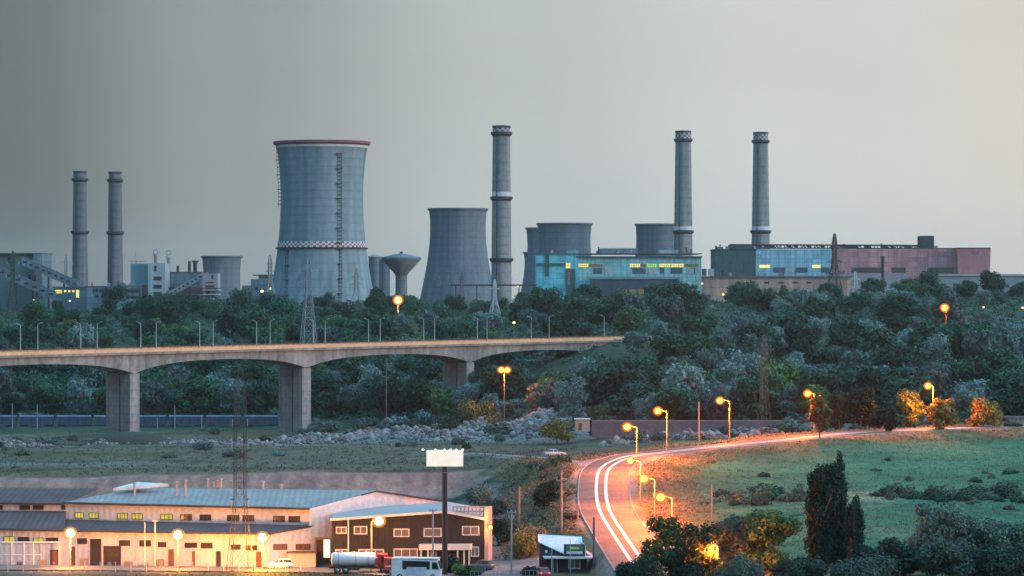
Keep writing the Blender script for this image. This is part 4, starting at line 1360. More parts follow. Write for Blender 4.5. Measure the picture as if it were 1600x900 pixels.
pylon("pale lattice pylon in front of the huge cooling tower, its foot behind the bridge deck", 482, 400, None, 1230, 7.6, 2.2, [(423, 14), (442, 17), (459, 15)], 0.17, mat('grey_pylon_steel', (0.30, 0.32, 0.34), (0.2, 0.22, 0.24)), 0.7)
pylon("lattice pylon standing against the right flank of the huge cooling tower", 557, 418, None, 1650, 8, 1.8, [(433, 8), (445, 10)], 0.16, galv)
pylon("lattice pylon left of the huge cooling tower", 422, 397, None, 1700, 9, 1.8, [(412, 4), (424, 6)], 0.22, galv)
pylon("dark slender pylon in front of the bunker house", 20, 391, None, 1560, 6, 1.6, [(410, 9), (430, 10)], 0.24, steel_d)
pylon("thin pylon left of the two shorter chimneys", 103, 397, None, 1950, 6, 1.5, [(411, 11)], 0.2, galv)
pylon("faint pylon in front of the dark cooling tower, left one", 694, 418, None, 1800, 6, 1.5, [(432, 8), (444, 9)], 0.16, conc_d)
pylon("faint pylon in front of the dark cooling tower, right one", 722, 424, None, 1820, 6, 1.5, [(434, 9)], 0.16, conc_d)
pylon("pale pylon below the tallest chimney", 773, 436, None, 1520, 6.5, 1.4, [(452, 8)], 0.2, wsteel)
pylon("tall rusty pylon in front of the blue and pink boiler house", 1304, 364, None, 1700, 8, 2.0, [(387, 9), (410, 14), (428, 16)], 0.34, mat("rust_red_steel", (0.16, 0.10, 0.11), (0.10, 0.07, 0.08)))
pylon("pale short pylon right of the rusty one, foot among the trees", 1336, 424, None, 1640, 6.5, 1.6, [(437, 8)], 0.2, wsteel)
pylon("big dark lattice pylon standing in front of the white warehouse", 375, 566, None, 434, 3.4, 1.5, [(783, 14), (657, 12), (690, 13)], 0.05, mat("pylon_grey_steel", (0.055, 0.06, 0.07), (0.035, 0.04, 0.045)), 0.35)
pylon("thin grey lattice pylon standing on the meadow beside the lit road", 1194, 520, None, 572, 3.2, 1.1, [(549, 17), (582, 23), (615, 17)], 0.018, mat("dull_pylon_steel", (0.16, 0.17, 0.18), (0.11, 0.12, 0.13)), 0.5)
# ------------------------------------------------------------------ road bridge
BW = 12.0
BZ = CZ - 21.4
BP = np.array((-BAX[1], BAX[0]))
def B(s, p, z):
    q = BR0 + BAX * s + BP * p
    return Vector((q[0], q[1], z))
def s_of(px, perp):
    k = (px - 800) / F
    o = BR0 + BP * perp
    return (k * o[1] - o[0]) / (BAX[0] - k * BAX[1])
bconc = mat("bridge_concrete", (0.34, 0.30, 0.275), (0.20, 0.18, 0.17), 0.08, 0.9, 0.05, streak=True, fine=0.2, deep=0.35)
pconc = mat("pier_concrete", (0.31, 0.285, 0.275), (0.22, 0.205, 0.205), 0.08, 0.9, 0.05, fine=0.15, lifts=1.2, deep=0.3)
para_m = mat("light_trail_orange_parapet", (0.85, 0.43, 0.22), (0.66, 0.34, 0.18), 0.15, 0.8)  # orange paints the light trails of cars onto the concrete parapet
bo = B(75, 6, BZ - 26)
bridge = thing("road_bridge", "long concrete road bridge with haunched spans on tall wall piers", "bridge", bo)
PS = [-82, 0, 75, 156.2, 232]
def under(s):
    for a, b in zip(PS[:-1], PS[1:]):
        if a <= s <= b:
            u = (s - a) / (b - a)
            e = abs(2 * u - 1)
            return 2.1 + 3.7 * (0.55 * e ** 2 + 0.45 * e ** 5)
    return 5.8 if s < PS[0] else 2.4
ss = np.arange(-150, 262, 2.0)
def girder(p0, p1):
    mb = MB()
    vs = []
    for s in ss:
        for p in (p0, p1):
            vs += [B(s, p, BZ - 0.75), B(s, p, BZ - 0.75 - under(s))]
    n = len(ss); fs = []
    for i in range(n - 1):
        a, b = 4 * i, 4 * (i + 1)
        fs += [(a, a + 1, b + 1, b), (a + 2, b + 2, b + 3, a + 3), (a + 1, a + 3, b + 3, b + 1), (a, b, b + 2, a + 2)]
    fs += [(0, 2, 3, 1), (4 * n - 4, 4 * n - 3, 4 * n - 1, 4 * n - 2)]
    mb._add(vs, fs)
    return mb
girder(0.55, 4.6).build("girder", bconc, bridge, bo)
girder(7.2, 11.4).build("girder", bconc, bridge, bo)
def bar_along(s0, s1, p0, p1, z0, z1):
    return MB().prism([B(s0, p0, z0), B(s1, p0, z0), B(s1, p0, z1), B(s0, p0, z1)], Vector((*(BP * (p1 - p0)), 0)))
bar_along(-150, 262, -0.35, 12.35, BZ - 0.72, BZ - 0.02).build("deck", bconc, bridge, bo)
bar_along(-150, 262, 0.2, 11.8, BZ, BZ + 0.06).build("roadway", asphalt, bridge, bo)
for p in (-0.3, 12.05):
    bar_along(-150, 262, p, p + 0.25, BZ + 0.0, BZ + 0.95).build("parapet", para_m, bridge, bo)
    mb = MB()
    for z in (1.15, 1.45):
        mb.tube(B(-150, p + 0.12, BZ + z), B(262, p + 0.12, BZ + z), 0.07, n=4)
    for s in np.arange(-148, 262, 3.0):
        mb.box(B(s, p + 0.12, BZ + 1.2), (0.12, 0.12, 0.55))
    mb.build("railing", mat("rusty_railing", (0.17, 0.08, 0.06), (0.11, 0.06, 0.05)), bridge, bo)
for i, s in enumerate(PS[:4]):
    for (p0, p1, th, name) in ((0.5, 4.7, 4.0, "pier_wall"), (5.7, 11.6, 3.2, "pier_wall")):
        q = B(s, 6, 0)
        zb = ground_z(q.x, q.y) - 4
        zt = BZ - 0.7 - under(s) + 0.02
        mb = MB().prism([B(s - th / 2, p0, zb), B(s + th / 2, p0, zb), B(s + th / 2, p0, zt), B(s - th / 2, p0, zt)], Vector((*(BP * (p1 - p0)), 0)))
        mb.build(name, pconc, bridge, bo)

def street_lamp_unlit():
    t = thing("street_lamp", None, "street lamp")
    MB().tube((0, 0, 0), (0, 0, 8.6), 0.14, 0.08, 6).tube((0, 0, 8.6), (1.5, 0, 9.05), 0.07, 0.06, 5).build("pole", mat("pale_lamp_pole", (0.50, 0.51, 0.5), (0.38, 0.39, 0.39)), t)
    MB().ball((1.75, 0, 9.08), (0.5, 0.2, 0.13), 10, 6).build("lamp_head", mat("grey_lamp_head", (0.36, 0.40, 0.38)), t)
    return t
lp = street_lamp_unlit()
first = True
for row, perp, lst, rz in (("near", 0.5, (32, 126, 220, 312, 401, 490, 576, 662, 746, 830, 944), 0), ("far", 11.5, (59, 152, 244, 333, 422, 508, 594, 679, 761, 858), math.pi)):
    for px in lst:
        o = lp if first else copy_tree(lp)
        first = False
        o.location = B(s_of(px, perp), perp, BZ + 0.06)
        o.rotation_euler = (0, 0, math.atan2(BP[1], BP[0]) + (math.pi if perp > 5 else 0))
        tag(o, "slender unlit street lamp along the %s edge of the bridge deck" % row, "street lamp", "unlit street lamps on the bridge, %s edge" % row)

# ------------------------------------------------------------------ lit street lamps
sod = emis("sodium_lamp_glass", (1.0, 0.48, 0.10), 4.2)
warmy = emis("flood_lamp_glass", (1.0, 0.80, 0.35), 6.0)
pole_m = mat("concrete_lamp_pole", (0.22, 0.20, 0.185), (0.16, 0.145, 0.135), 0.8, 0.8)
def halo_mat(name, col, strength, alpha):
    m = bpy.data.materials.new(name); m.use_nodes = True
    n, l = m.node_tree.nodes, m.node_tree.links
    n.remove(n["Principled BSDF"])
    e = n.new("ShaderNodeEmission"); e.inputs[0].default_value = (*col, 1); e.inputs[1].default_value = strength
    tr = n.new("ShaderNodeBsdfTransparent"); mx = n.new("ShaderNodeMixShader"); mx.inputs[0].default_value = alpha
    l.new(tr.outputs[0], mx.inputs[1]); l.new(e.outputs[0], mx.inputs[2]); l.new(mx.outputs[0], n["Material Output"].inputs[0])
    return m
halo_orange = halo_mat("orange_halo_shell", (1.0, 0.21, 0.014), 1.3, 0.36)
halo_amber = halo_mat("amber_halo_shell", (1.0, 0.42, 0.06), 1.3, 0.30)
def lit_lamp(label, hpx, hpy, ppx, pbase, power, color=(1.0, 0.175, 0.012), r=0.66, m=None, group="lit orange street lamps along the curving road", base=None, cat="street lamp", name="lit_street_lamp", double=False, gl=None):
    g = base if base is not None else hit(ppx, pbase)
    t = thing(name, label, cat, g, group)
    h = at(hpx, hpy, g.y).z - g.z
    dx = (hpx - ppx) / F * g.y
    mb = MB().tube((0, 0, -0.6), (0, 0, h - 0.1), 0.11, 0.075, 8)
    if abs(dx) > 0.3:
        mb.tube((0, 0, h - 0.15), (dx * 0.75, 0, h + 0.2), 0.08, 0.06, 6)
    mb.build("pole", pole_m, t)
    for x_ in ((dx,) if not double else (-0.9, 0.9)):
        hd = MB().ball((x_, 0, h + 0.22), (r * 1.25, r * 0.8, r * 0.35), 12, 6).build("lamp_head", mat("grey_lamp_head", (0.36, 0.40, 0.38)), t)
        MB().ball((x_, -0.05, h), (r, r, r * 0.9), 16, 10).build("bulb", m or sod, hd)
        MB().ball((x_, -0.05, h), (r * 1.5, r * 1.5, r * 1.38), 20, 12).build("halo_shell", gl or halo_orange, hd)  # added shell: the halo around the lamp as a glowing surface
    L = bpy.data.lights.new("lamp_light", 'POINT')
    L.energy = power
    L.color = color
    L.shadow_soft_size = 0.25
    lo = bpy.data.objects.new("lamp_light", L)
    COL.objects.link(lo)
    lo.parent = t
    lo.location = (dx, -r * 1.5 - 0.2, h - r * 1.5 - 0.2)
    return t
PR = 40000
lit_lamp("lit orange lamp nearest the middle of the bend, its pole beside the white light trails", 980, 667, 995, 739, PR)
lit_lamp("lit orange lamp low over the bend, below and left of its taller neighbours", 985, 720, 1001, 792, PR * 0.8, r=0.55)
lit_lamp("lit orange lamp on the inner verge, second up from the dark foreground trees", 1006, 748, 1023, 818, PR * 0.75)
lit_lamp("lit orange lamp on the inner verge just above the dark foreground trees", 1032, 777, 1050, 838, PR * 0.6)
lit_lamp("lit orange lamp past the bend, left of the railway wall's middle", 1028, 642, 1042, 716, PR)
lit_lamp("lit orange lamp beyond the bend on a pale pole in front of the railway wall", 1125, 626, 1140, 690, PR)
lit_lamp("lit orange lamp glowing beside the orange-lit roadside tree", 1262, 615, 1272, 683, PR * 1.1)
lit_lamp("lit orange lamp farthest along the road, above the small lit trees", 1450, 603, 1458, 670, PR)
lit_lamp("lit orange street lamp half hidden inside the dark foreground trees", 1121, 852, 1130, 0, PR * 0.8, base=gp(1121, 372), r=0.4)
lit_lamp("big twin-headed orange lamp on a tall pole at the foot of the wooded slope", 788, 578, 788, 672, 30000, r=0.85, double=True, group=None)
lit_lamp("orange lamp high on the wooded ridge below the pink building", 1476, 481, 1478, 0, 9000, base=gp(1478, 1180), r=1.35, group=None)
yard_light("small orange lamp on the ridge below the end block", 1537, 480, 1440, 0.55, sod)
yard_light("small red-orange lamp at the right edge of the ridge", 1598, 481, 1440, 0.6, sod)
yard_light("small orange lamp in the trees below the tan hall", 1130, 460, 1560, 0.6, sod)
lit_lamp("bright yellow lamp at the foot of the mushroom water tower", 622, 469, 622, 0, 12000, color=(1, .75, .18), base=gp(622, 1500), r=1.9, m=emis("yellow_lamp_glass", (1, 0.86, 0.22), 5.0), group=None)
yard_light("small white-yellow lamp in the trees beyond the bridge end", 803, 504, 1250, 0.55, emis("yellow_lamp_glass", (1, 0.86, 0.22), 5.0))
FL = dict(color=(1.0, 0.34, 0.045), m=warmy, group="flood lamps in front of the white warehouse", cat="flood lamp", name="flood_lamp", r=0.72, gl=halo_amber)
lit_lamp("flood lamp before the left half of the warehouse, leftmost of the row", 110, 833, 110, 0, 10000, base=gp(110, 439.5), **FL)
lit_lamp("flood lamp before the warehouse between the dark pylon and the leftmost one", 278, 836, 278, 0, 10000, base=gp(278, 437), **FL)
lit_lamp("flood lamp beside the warehouse's lit end wall, right of the dark pylon", 410, 840, 410, 0, 20000, base=gp(410, 434), **FL)
lit_lamp("largest flood lamp, in front of the dark brown office building", 592, 814, 580, 0, 6500, base=gp(580, 431), **FL)

# ------------------------------------------------------------------ warehouse
def ribbed(name, col, col2, period):
    m = mat(name, col, col2, 0.25, 0.85, spec=0.12)
    n, l = m.node_tree.nodes, m.node_tree.links
    b = n["Principled BSDF"]
    t = n.new("ShaderNodeTexCoord")
    wv = n.new("ShaderNodeTexWave")
    wv.inputs["Scale"].default_value = 0.32 / period
    wv.inputs["Distortion"].default_value = 0.3
    l.new(t.outputs["Object"], wv.inputs[0])
    bp = n.new("ShaderNodeBump")
    bp.inputs["Strength"].default_value = 0.5
    bp.inputs["Distance"].default_value = 0.08
    l.new(wv.outputs[1], bp.inputs["Height"])
    l.new(bp.outputs[0], b.inputs["Normal"])
    return m
ww = ribbed("white_ribbed_cladding", (0.60, 0.56, 0.56), (0.54, 0.505, 0.51), 1.0)
wr = ribbed("blue_grey_roof_sheet", (0.37, 0.31, 0.29), (0.28, 0.235, 0.225), 1.0)
wl_ = ribbed("dark_violet_roof_sheet", (0.15, 0.088, 0.085), (0.11, 0.066, 0.065), 1.0)
wdark = mat("dark_flashing", (0.07, 0.06, 0.065))
wfr = mat("white_window_frame", (0.62, 0.60, 0.58), (0.5, 0.49, 0.47))
wgl = mat("brown_window_glass", (0.07, 0.045, 0.035), (0.045, 0.032, 0.028), 0.6, 0.12, spec=0.6)
rust = mat("rust_brown_door", (0.22, 0.09, 0.05), (0.15, 0.065, 0.04), 0.5)
greyp_ = mat("grey_wire", (0.3, 0.3, 0.31))
wlit = emis("warehouse_window_glow", (0.95, 0.78, 0.12), 0.75)
wlit2 = emis("warehouse_door_glow", (1.0, 0.93, 0.72), 1.6)

class Face:
    """A vertical wall plane through two plan points; openings are placed on it by photo pixel."""
    def __init__(s, a, b):
        s.a, s.b = Vector((a[0], a[1])), Vector((b[0], b[1]))
        d = (s.b - s.a).normalized()
        s.d = d
        n = Vector((d.y, -d.x))
        s.n = n if n.dot(-s.a) > 0 else -n
    def p(s, px, py, out=0.0):
        k = (px - 800) / F
        a = s.a + s.n * out
        t = (k * a.y - a.x) / (s.d.x - k * s.d.y)
        q = a + s.d * t
        return Vector((q.x, q.y, CZ - (py - HOR) / F * q.y))
    def N(s, out): return Vector((s.n.x * out, s.n.y * out, 0))
    def slab(s, mb, pts, out0, out1):
        return mb.prism([s.p(px, py) + s.N(out0) for px, py in pts], s.N(out1 - out0))
    def opening(s, px0, px1, py0, py1, parent, o, glass, frame=None, name="window", fw=0.12, mull=0):
        f = None
        r = [(px0, py1), (px1, py1), (px1, py0), (px0, py0)]
        g = s.slab(MB(), r, -0.05, 0.05).build(name, glass, parent, o)
        if frame:
            mb = MB()
            c = [s.p(*q) for q in r]
            up = Vector((0, 0, fw)); dv = Vector((s.d.x, s.d.y, 0)) * fw * (1 if (c[1] - c[0]).to_2d().dot(s.d) > 0 else -1)
            for a, b, e in ((c[0], c[1], up), (c[3], c[2], -up)):
                mb.prism([a, b, b + e, a + e], s.N(0.12))
            for a, b, e in ((c[0] + up, c[3] - up, dv), (c[1] + up, c[2] - up, -dv)):
                mb.prism([a, a + e, b + e, b], s.N(0.12))
            for i in range(mull):
                t = (i + 1) / (mull + 1)
                a = (c[0] + up).lerp(c[1] + up, t); b = (c[3] - up).lerp(c[2] - up, t)
                mb.prism([a - dv * 0.4, a + dv * 0.4, b + dv * 0.4, b - dv * 0.4], s.N(0.1))
            mb.build("frame", frame, g, None) if False else mb.build("frame", frame, g, o)
        return g

def XY(px, Y): return (xat(px, Y), Y)
WM = Face(XY(485, 451), XY(103, 461.5))          # main front wall
WL = Face(XY(421, 443), XY(0, 454))              # lean-to front wall
WG = Face(XY(421, 443.5), XY(690, 466))          # end wall
wo = Vector((xat(300, 455), 455, CZ - 44.3))
wh = thing("warehouse", "long white metal warehouse with low lean-to and grey pitched roof", "building", wo)
LB = 905
# lower lean-to wall
WL.slab(MB(), [(-140, LB), (421, LB), (421, 834), (0, 826.5), (-140, 824)], -0.2, 0.0).build("lean_to_wall", ww, wh, wo)
# end wall
WG.slab(MB(), [(421.4, LB), (690, LB), (690, 783), (587, 768), (485, 795), (485, 822.5), (421.4, 834)], -0.25, 0.0).build("end_wall", ww, wh, wo)
# main front wall
WM.slab(MB(), [(103, 850), (485, 850), (485, 795), (103, 785.8)], -0.2, 0.0).build("front_wall", ww, wh, wo)
WM.slab(MB(), [(-140, 845), (103, 845), (103, 787.5), (-140, 785)], -0.25, -0.05).build("front_wall", ww, wh, wo)
# roofs
def roof(name, pts, th, m, over=0.0):
    return MB().prism([Vector(p) for p in pts], (0, 0, th)).build(name, m, wh, wo)
e0, e1 = WM.p(488, 795) + WM.N(0.5), WM.p(101, 785.8) + WM.N(0.5)
rg = WG.p(587, 767.5) + WG.N(0.3)
dirn = (e1 - e0); dirn.z = 0
r1_ = rg + dirn * 0.97; r1_.z = rg.z - 0.35
roof("roof", [e0, rg, r1_, e1], 0.16, wr)
fe0 = WG.p(692, 783) + WG.N(0.3); fe1 = fe0 + dirn; fe1.z = fe0.z
roof("roof", [rg, fe0, fe1, r1_], 0.16, wr)
l0, l1 = WL.p(423, 834) + WL.N(0.5), WL.p(-140, 824) + WL.N(0.5)
m0, m1 = WM.p(485, 822.5), WM.p(103, 813)
lx = WL.p(103, 829) + WL.N(0.5)
roof("lean_to_roof", [l0, m0, m1, lx], 0.14, wl_)
m2, m3 = WM.p(103, 800), WM.p(-140, 798)
roof("lean_to_roof", [lx, m2, m3, l1], 0.14, wl_)
q0, q1 = WM.p(103, 787.4) + WM.N(0.4), WM.p(-140, 785) + WM.N(0.4)
back = Vector((3.5, 13, 1.45))
roof("roof", [q0, q0 + back, q1 + back, q1], 0.15, wl_)
# flashings along eaves and verges
def strip(a, b, h, d, name="flashing", m=wdark):
    up = Vector((0, 0, h))
    MB().prism([a - up / 2, b - up / 2, b + up / 2, a + up / 2], Vector((0, -d, 0))).build(name, m, wh, wo)
strip(e0 + Vector((0, 0, 0.02)), e1 + Vector((0, 0, 0.02)), 0.34, 0.12); strip(l0, lx, 0.3, 0.12); strip(lx, l1, 0.3, 0.12); strip(q0, q1, 0.3, 0.12)
strip(e0 + Vector((0, 0, .05)), rg + Vector((0, 0, .05)), 0.22, 0.12); strip(rg + Vector((0, 0, .05)), fe0 + Vector((0, 0, .05)), 0.22, 0.12); strip(l0, WG.p(485, 822.5) + WG.N(0.3), 0.25, 0.1)
MB().prism([WM.p(180, 770.5) + Vector((-1, 5, 0)), WM.p(256, 764) + Vector((0, 6, 0)), WM.p(205, 762.5) + Vector((0, 8, 0))], (0, 0, 0.4)).build("skylight", mat("white_roof_sheet", (0.75, 0.75, 0.76)), wh, wo)
# clerestory windows
for i, (p0, p1) in enumerate(((117, 131), (139, 154), (183, 200), (206, 223), (251, 270), (282, 300), (312, 330), (355, 374), (379, 397), (427, 445), (451, 469))):
    y0 = 800.5 + (p0 - 117) * 0.0175
    WM.opening(p0, p1, y0, y0 + 9.5, wh, wo, wlit if i < 5 and i not in (1,) else (wlit if i == 1 else wgl), wdark, mull=2, fw=0.1)
for p0, p1 in ((-8, 4), (31, 47), (52, 68), (96, 102)):
    WM.opening(p0, p1, 789.5, 796.5, wh, wo, wgl, wdark, mull=1, fw=0.1)
for p0, p1, y0, y1, gl in ((6, 24, 838, 848, wlit), (28, 46, 839, 848, wgl), (52, 68, 840, 849, wlit), (72, 91, 840, 849, wgl), (121, 136, 841, 850, wgl), (186, 203, 844, 853, wgl), (218, 236, 844, 854, wgl), (247, 260, 847, 855, wgl), (289, 308, 848, 856, wgl), (314, 332, 848, 857, wgl), (361, 376, 851, 859, wgl), (384, 402, 852, 860, wgl)):
    WL.opening(p0, p1, y0, y1, wh, wo, gl, wdark, mull=1, fw=0.1)
for p0, p1, y0, m_ in ((79, 91, 859, mat("orange_red_door", (0.42, 0.10, 0.05), (0.3, 0.08, 0.05), 0.4)), (110, 119, 853, rust), (141, 158, 842, wgl), (162, 189, 853, wgl), (262, 273, 857, rust), (299, 306, 860, rust), (338, 345, 861, wgl), (399, 411, 861, rust)):
    WL.opening(p0, p1, y0, LB - 3, wh, wo, m_, wfr if m_ is rust else wdark, name="door", fw=0.1)
for p0, p1 in ((427, 448), (462, 484)):
    WG.opening(p0, p1, 850, 859, wh, wo, rust, wdark, mull=2, fw=0.08)
WG.opening(491, 516, 840, LB, wh, wo, rust, mat("ochre_frame", (0.45, 0.28, 0.12)), name="bay_door", fw=0.35)
WG.slab(MB(), [(505, 871), (514.5, 871), (514.5, 843), (505, 843)], 0.1, 0.2).build("lit_door_panel", wlit2, wh, wo)
for px, y0, y1 in ((205, 757, 778), (271, 754, 777), (285, 752, 778), (315, 750, 766), (325, 755, 768), (331, 752, 768), (336, 750, 770), (403, 754, 765), (432, 759, 766)):
    a = WM.p(px, 780) + Vector((0, 4 if y1 > 772 else 9, 0)); k = a.y / F
    zt, zb = CZ - (y0 - HOR) * k, CZ - (y1 - HOR) * k
    MB().tube((a.x, a.y, zb - 0.6), (a.x, a.y, zt), 0.2, n=8).tube((a.x, a.y, zt), (a.x, a.y, zt + 0.25), 0.32, n=8).build("flue", mat("pinkish_flue_steel", (0.45, 0.36, 0.33), (0.34, 0.28, 0.27)), wh, wo)
for px in (20, 63, 118, 160, 213, 240, 310, 350):
    WL.slab(MB(), [(px, LB), (px + 1.2, LB), (px + 1.2, 831), (px, 831)], 0.0, 0.14).build("downpipe", wfr, wh, wo)
fx = WM.p(218, 800) + Vector((0, 6, 1.4))

o = gp(45, 446)
t = thing("pergola", "white steel pipe pergola standing before the left end of the warehouse", "pergola", o)
for px in (-8, 18, 37, 52, 92):
    q = gp(px, 446) - o; MB().tube((q.x, 0, -0.3), (q.x, 0, 3.9), 0.13, n=6).build("post", wfr, t)
a, c = gp(-10, 446) - o, gp(94, 446) - o
MB().tube((a.x, 0, 3.9), (c.x, 0, 3.9), 0.13, n=6).tube((a.x, 0, 2.0), (c.x * 0.4, 0, 2.0), 0.08, n=6).build("beam", wfr, t)
o = gp(471, 445.5)
t = thing("shipping_container", "pale container with a dark roof set against the warehouse end wall", "container", o, rz=0.1)
MB().box((0, 0, 1.25), (4.3, 2.2, 2.1)).build("body", mat("cream_container", (0.52, 0.48, 0.40), (0.42, 0.38, 0.32), 0.5), t)
MB().box((0, 0, 2.4), (4.6, 2.5, 0.16)).build("roof", rust, t)
mb = MB()
for i in range(9): mb.box((-1.9 + i * 0.475, -1.13, 1.25), (0.1, 0.06, 1.9))
mb.build("rib", mat("cream_container", (0.52, 0.48, 0.40)), t)
MB().box((0, 0, 0.1), (4.2, 2.1, 0.25)).build("skid", wdark, t)

# forecourt clutter along the warehouse wall
wood = mat("weathered_pallet_wood", (0.34, 0.25, 0.16), (0.22, 0.16, 0.11), 1.5)
def pallets(px, Y, n, label):
    o = gp(px, Y); t = thing("pallet_stack", label, "pallets", o, "pallet stacks in the warehouse yard", random.uniform(-.3, .3))
    for k in range(n):
        mb = MB()
        for i in range(5): mb.box((-0.5 + i * 0.25, 0, 0.13 + k * 0.15), (0.18, 0.8, 0.03))
        for j in (-0.35, 0, 0.35): mb.box((0, j, 0.06 + k * 0.15), (1.2, 0.09, 0.1))
        mb.build("pallet", wood, t)
for px, n, lab in ((66, 8, "pallet stack left of the orange red warehouse door"), (131, 10, "pallet stack right of the leftmost flood lamp"), (200, 7, "pallet stack right of the dark open bay"), (250, 9, "pallet stack left of the middle flood lamp"), (318, 8, "pallet stack under the warehouse windows left of the pylon"), (352, 6, "low pallet stack just left of the dark pylon's foot")):
    pallets(px, 446.5, n, lab)
for i, (px, c_) in enumerate(((29, (0.08, 0.16, 0.30)), (34, (0.40, 0.08, 0.05)), (171, (0.08, 0.16, 0.30)), (230, (0.30, 0.24, 0.06)), (329, (0.40, 0.08, 0.05)), (389, (0.08, 0.16, 0.30)))):
    t = thing("oil_drum", "%s steel drum standing against the warehouse wall %s" % (("blue", "red", "blue", "ochre", "red", "blue")[i], ("left of the red one", "behind the white pergola", "in front of the dark bay", "between the slim poles", "left of the dark pylon", "right of the dark pylon")[i]), "drum", gp(px, 446.2), "steel drums in the warehouse yard")
    MB().lathe([(0.3, 0.0), (0.3, 0.3), (0.32, 0.31), (0.3, 0.33), (0.3, 0.6), (0.32, 0.61), (0.3, 0.63), (0.3, 0.9), (0.26, 0.92)], n=16).build("drum", mat("drum_paint_%s" % ("blue", "red", "blue", "ochre", "red", "blue")[i], c_), t)
    MB().lathe([(0.04, 0.9), (0.04, 0.95), (0.02, 0.96)], (0.15, 0), 8).build("bung", steel_d, t)
o = gp(180, 434.2)
t = thing("mesh_fence", "low wire mesh fence along the road in front of the warehouse", "fence", o)
a, c = gp(-60, 434.5), gp(470, 433.0)
for i in range(23):
    q = a.lerp(c, i / 22) - o; g = ground_z(q.x + o.x, q.y + o.y) - o.z
    MB().tube((q.x, q.y, g - 0.3), (q.x, q.y, g + 1.5), 0.045, n=5).build("post", wfr, t)
a -= o; c -= o
mb = MB()
for z in (0.25, 0.6, 0.95, 1.3): mb.tube(a + Vector((0, 0, z)), c + Vector((0, 0, z)), 0.014, n=4)
mb.build("wire", greyp_, t)

# ------------------------------------------------------------------ dark office building
brown = ribbed("dark_brown_cladding", (0.042, 0.036, 0.037), (0.032, 0.028, 0.03), 0.6)
OF = Face(XY(519, 442), XY(757, 438))
oo = Vector((xat(640, 440), 440, CZ - 43.2))
of = thing("office_building", "two-storey dark brown office with white framed windows and porch", "building", oo)
gpts = [(519, 905), (757, 905), (757, 810.5), (695, 800), (519, 812)]
MB().prism([OF.p(*q) for q in gpts], (0, 17, 0)).build("wall", brown, of, oo)
pk, pl_, pr_ = OF.p(695, 799.2) + OF.N(0.4), OF.p(517, 811.6) + OF.N(0.4), OF.p(758.5, 810.5) + OF.N(0.4)
bk = Vector((0, 18, 0))
pr2 = mat("pale_grey_roof", (0.40, 0.34, 0.32), (0.32, 0.275, 0.265), 0.2, 0.6)
MB().prism([pl_, pk, pk + bk, pl_ + bk], (0, 0, 0.15)).build("roof", pr2, of, oo)
MB().prism([pk, pr_, pr_ + bk, pk + bk], (0, 0, 0.15)).build("roof", pr2, of, oo)
for a, b in ((pk, pr_), (pl_, pk)):
    MB().prism([a - Vector((0, 0, .2)), b - Vector((0, 0, .2)), b + Vector((0, 0, .16)), a + Vector((0, 0, .16))], (0, -0.12, 0)).build("verge_board", wfr, of, oo)
pinkgl = mat("pale_reflecting_glass", (0.20, 0.16, 0.16), (0.10, 0.08, 0.085), 0.7, 0.1, spec=0.7)
for p0, p1, y0, y1 in ((525, 542, 823, 834), (553, 574, 822, 835), (615, 640, 826, 839), (662, 690, 825, 839), (722, 749, 822, 836.5), (615, 653, 857, 871), (736, 748.5, 854, 870), (560, 600, 858, 872), (524, 545, 858, 872)):
    OF.opening(p0, p1, y0, y1, of, oo, pinkgl, wfr, mull=1 if p1 - p0 < 30 else 2, fw=0.16)
OF.opening(673, 682, 862, 900, of, oo, wgl, wfr, name="door", fw=0.14)
OF.slab(MB(), [(658, 858), (738, 858), (738, 849.5), (658, 849.5)], 0.0, 1.7).build("porch_canopy", mat("cream_canopy", (0.66, 0.62, 0.58), (0.55, 0.52, 0.49)), of, oo)
for px in (660, 671, 717, 727, 735):
    OF.slab(MB(), [(px, 905), (px + 2, 905), (px + 2, 858), (px, 858)], 1.4, 1.6).build("porch_post", wfr, of, oo)
for px in (544, 580.5):
    OF.slab(MB(), [(px, 905), (px + 1.3, 905), (px + 1.3, 814), (px, 814)], 0.0, 0.15).build("downpipe", wfr, of, oo)
MB().prism([OF.p(503, 873), OF.p(612, 873), OF.p(612, 870), OF.p(503, 870)], OF.N(0.25)).build("band", wfr, of, oo) if False else None
salmon = mat("salmon_panel", (0.55, 0.34, 0.26), (0.44, 0.27, 0.21), 0.4)
OF.slab(MB(), [(757.3, 903), (763.5, 903), (763.5, 793), (757.3, 793)], -3.0, 0.25).build("corner_panel", salmon, of, oo)
mb = MB()
OF.slab(mb, [(703, 794.5), (757.2, 794.5), (757.2, 792.5), (703, 792.5)], -2.2, -1.9)
for px in np.arange(703, 757, 6.0):
    OF.slab(mb, [(px, 811), (px + 2.2, 811), (px + 2.2, 794.4), (px, 794.4)], -2.2, -1.95)
OF.slab(mb, [(703, 802), (757, 802), (757, 800), (703, 800)], -2.25, -2.0)
mb.build("terrace_lattice", salmon, of, oo)
wlp = OF.p(766.5, 824, 0.6)
t = thing("wall_lamp", "small orange lamp on the salmon corner of the brown office", "lamp", wlp)
MB().ball((0, 0, 0), 0.3, 12, 8).build("diffuser", sod, t)
MB().box((-0.3, 0.1, 0.32), (0.9, 0.12, 0.1)).build("bracket", steel_d, t)
for ll, P_ in ((Vector((0, -0.55, -0.1)), 500), (Vector((-0.6, -0.9, 1.6)), 450)):
    L = bpy.data.lights.new("lamp_light", 'POINT'); L.energy = P_; L.color = (1.0, 0.40, 0.09); L.shadow_soft_size = 0.15
    lo = bpy.data.objects.new("lamp_light", L); COL.objects.link(lo); lo.parent = t; lo.location = ll

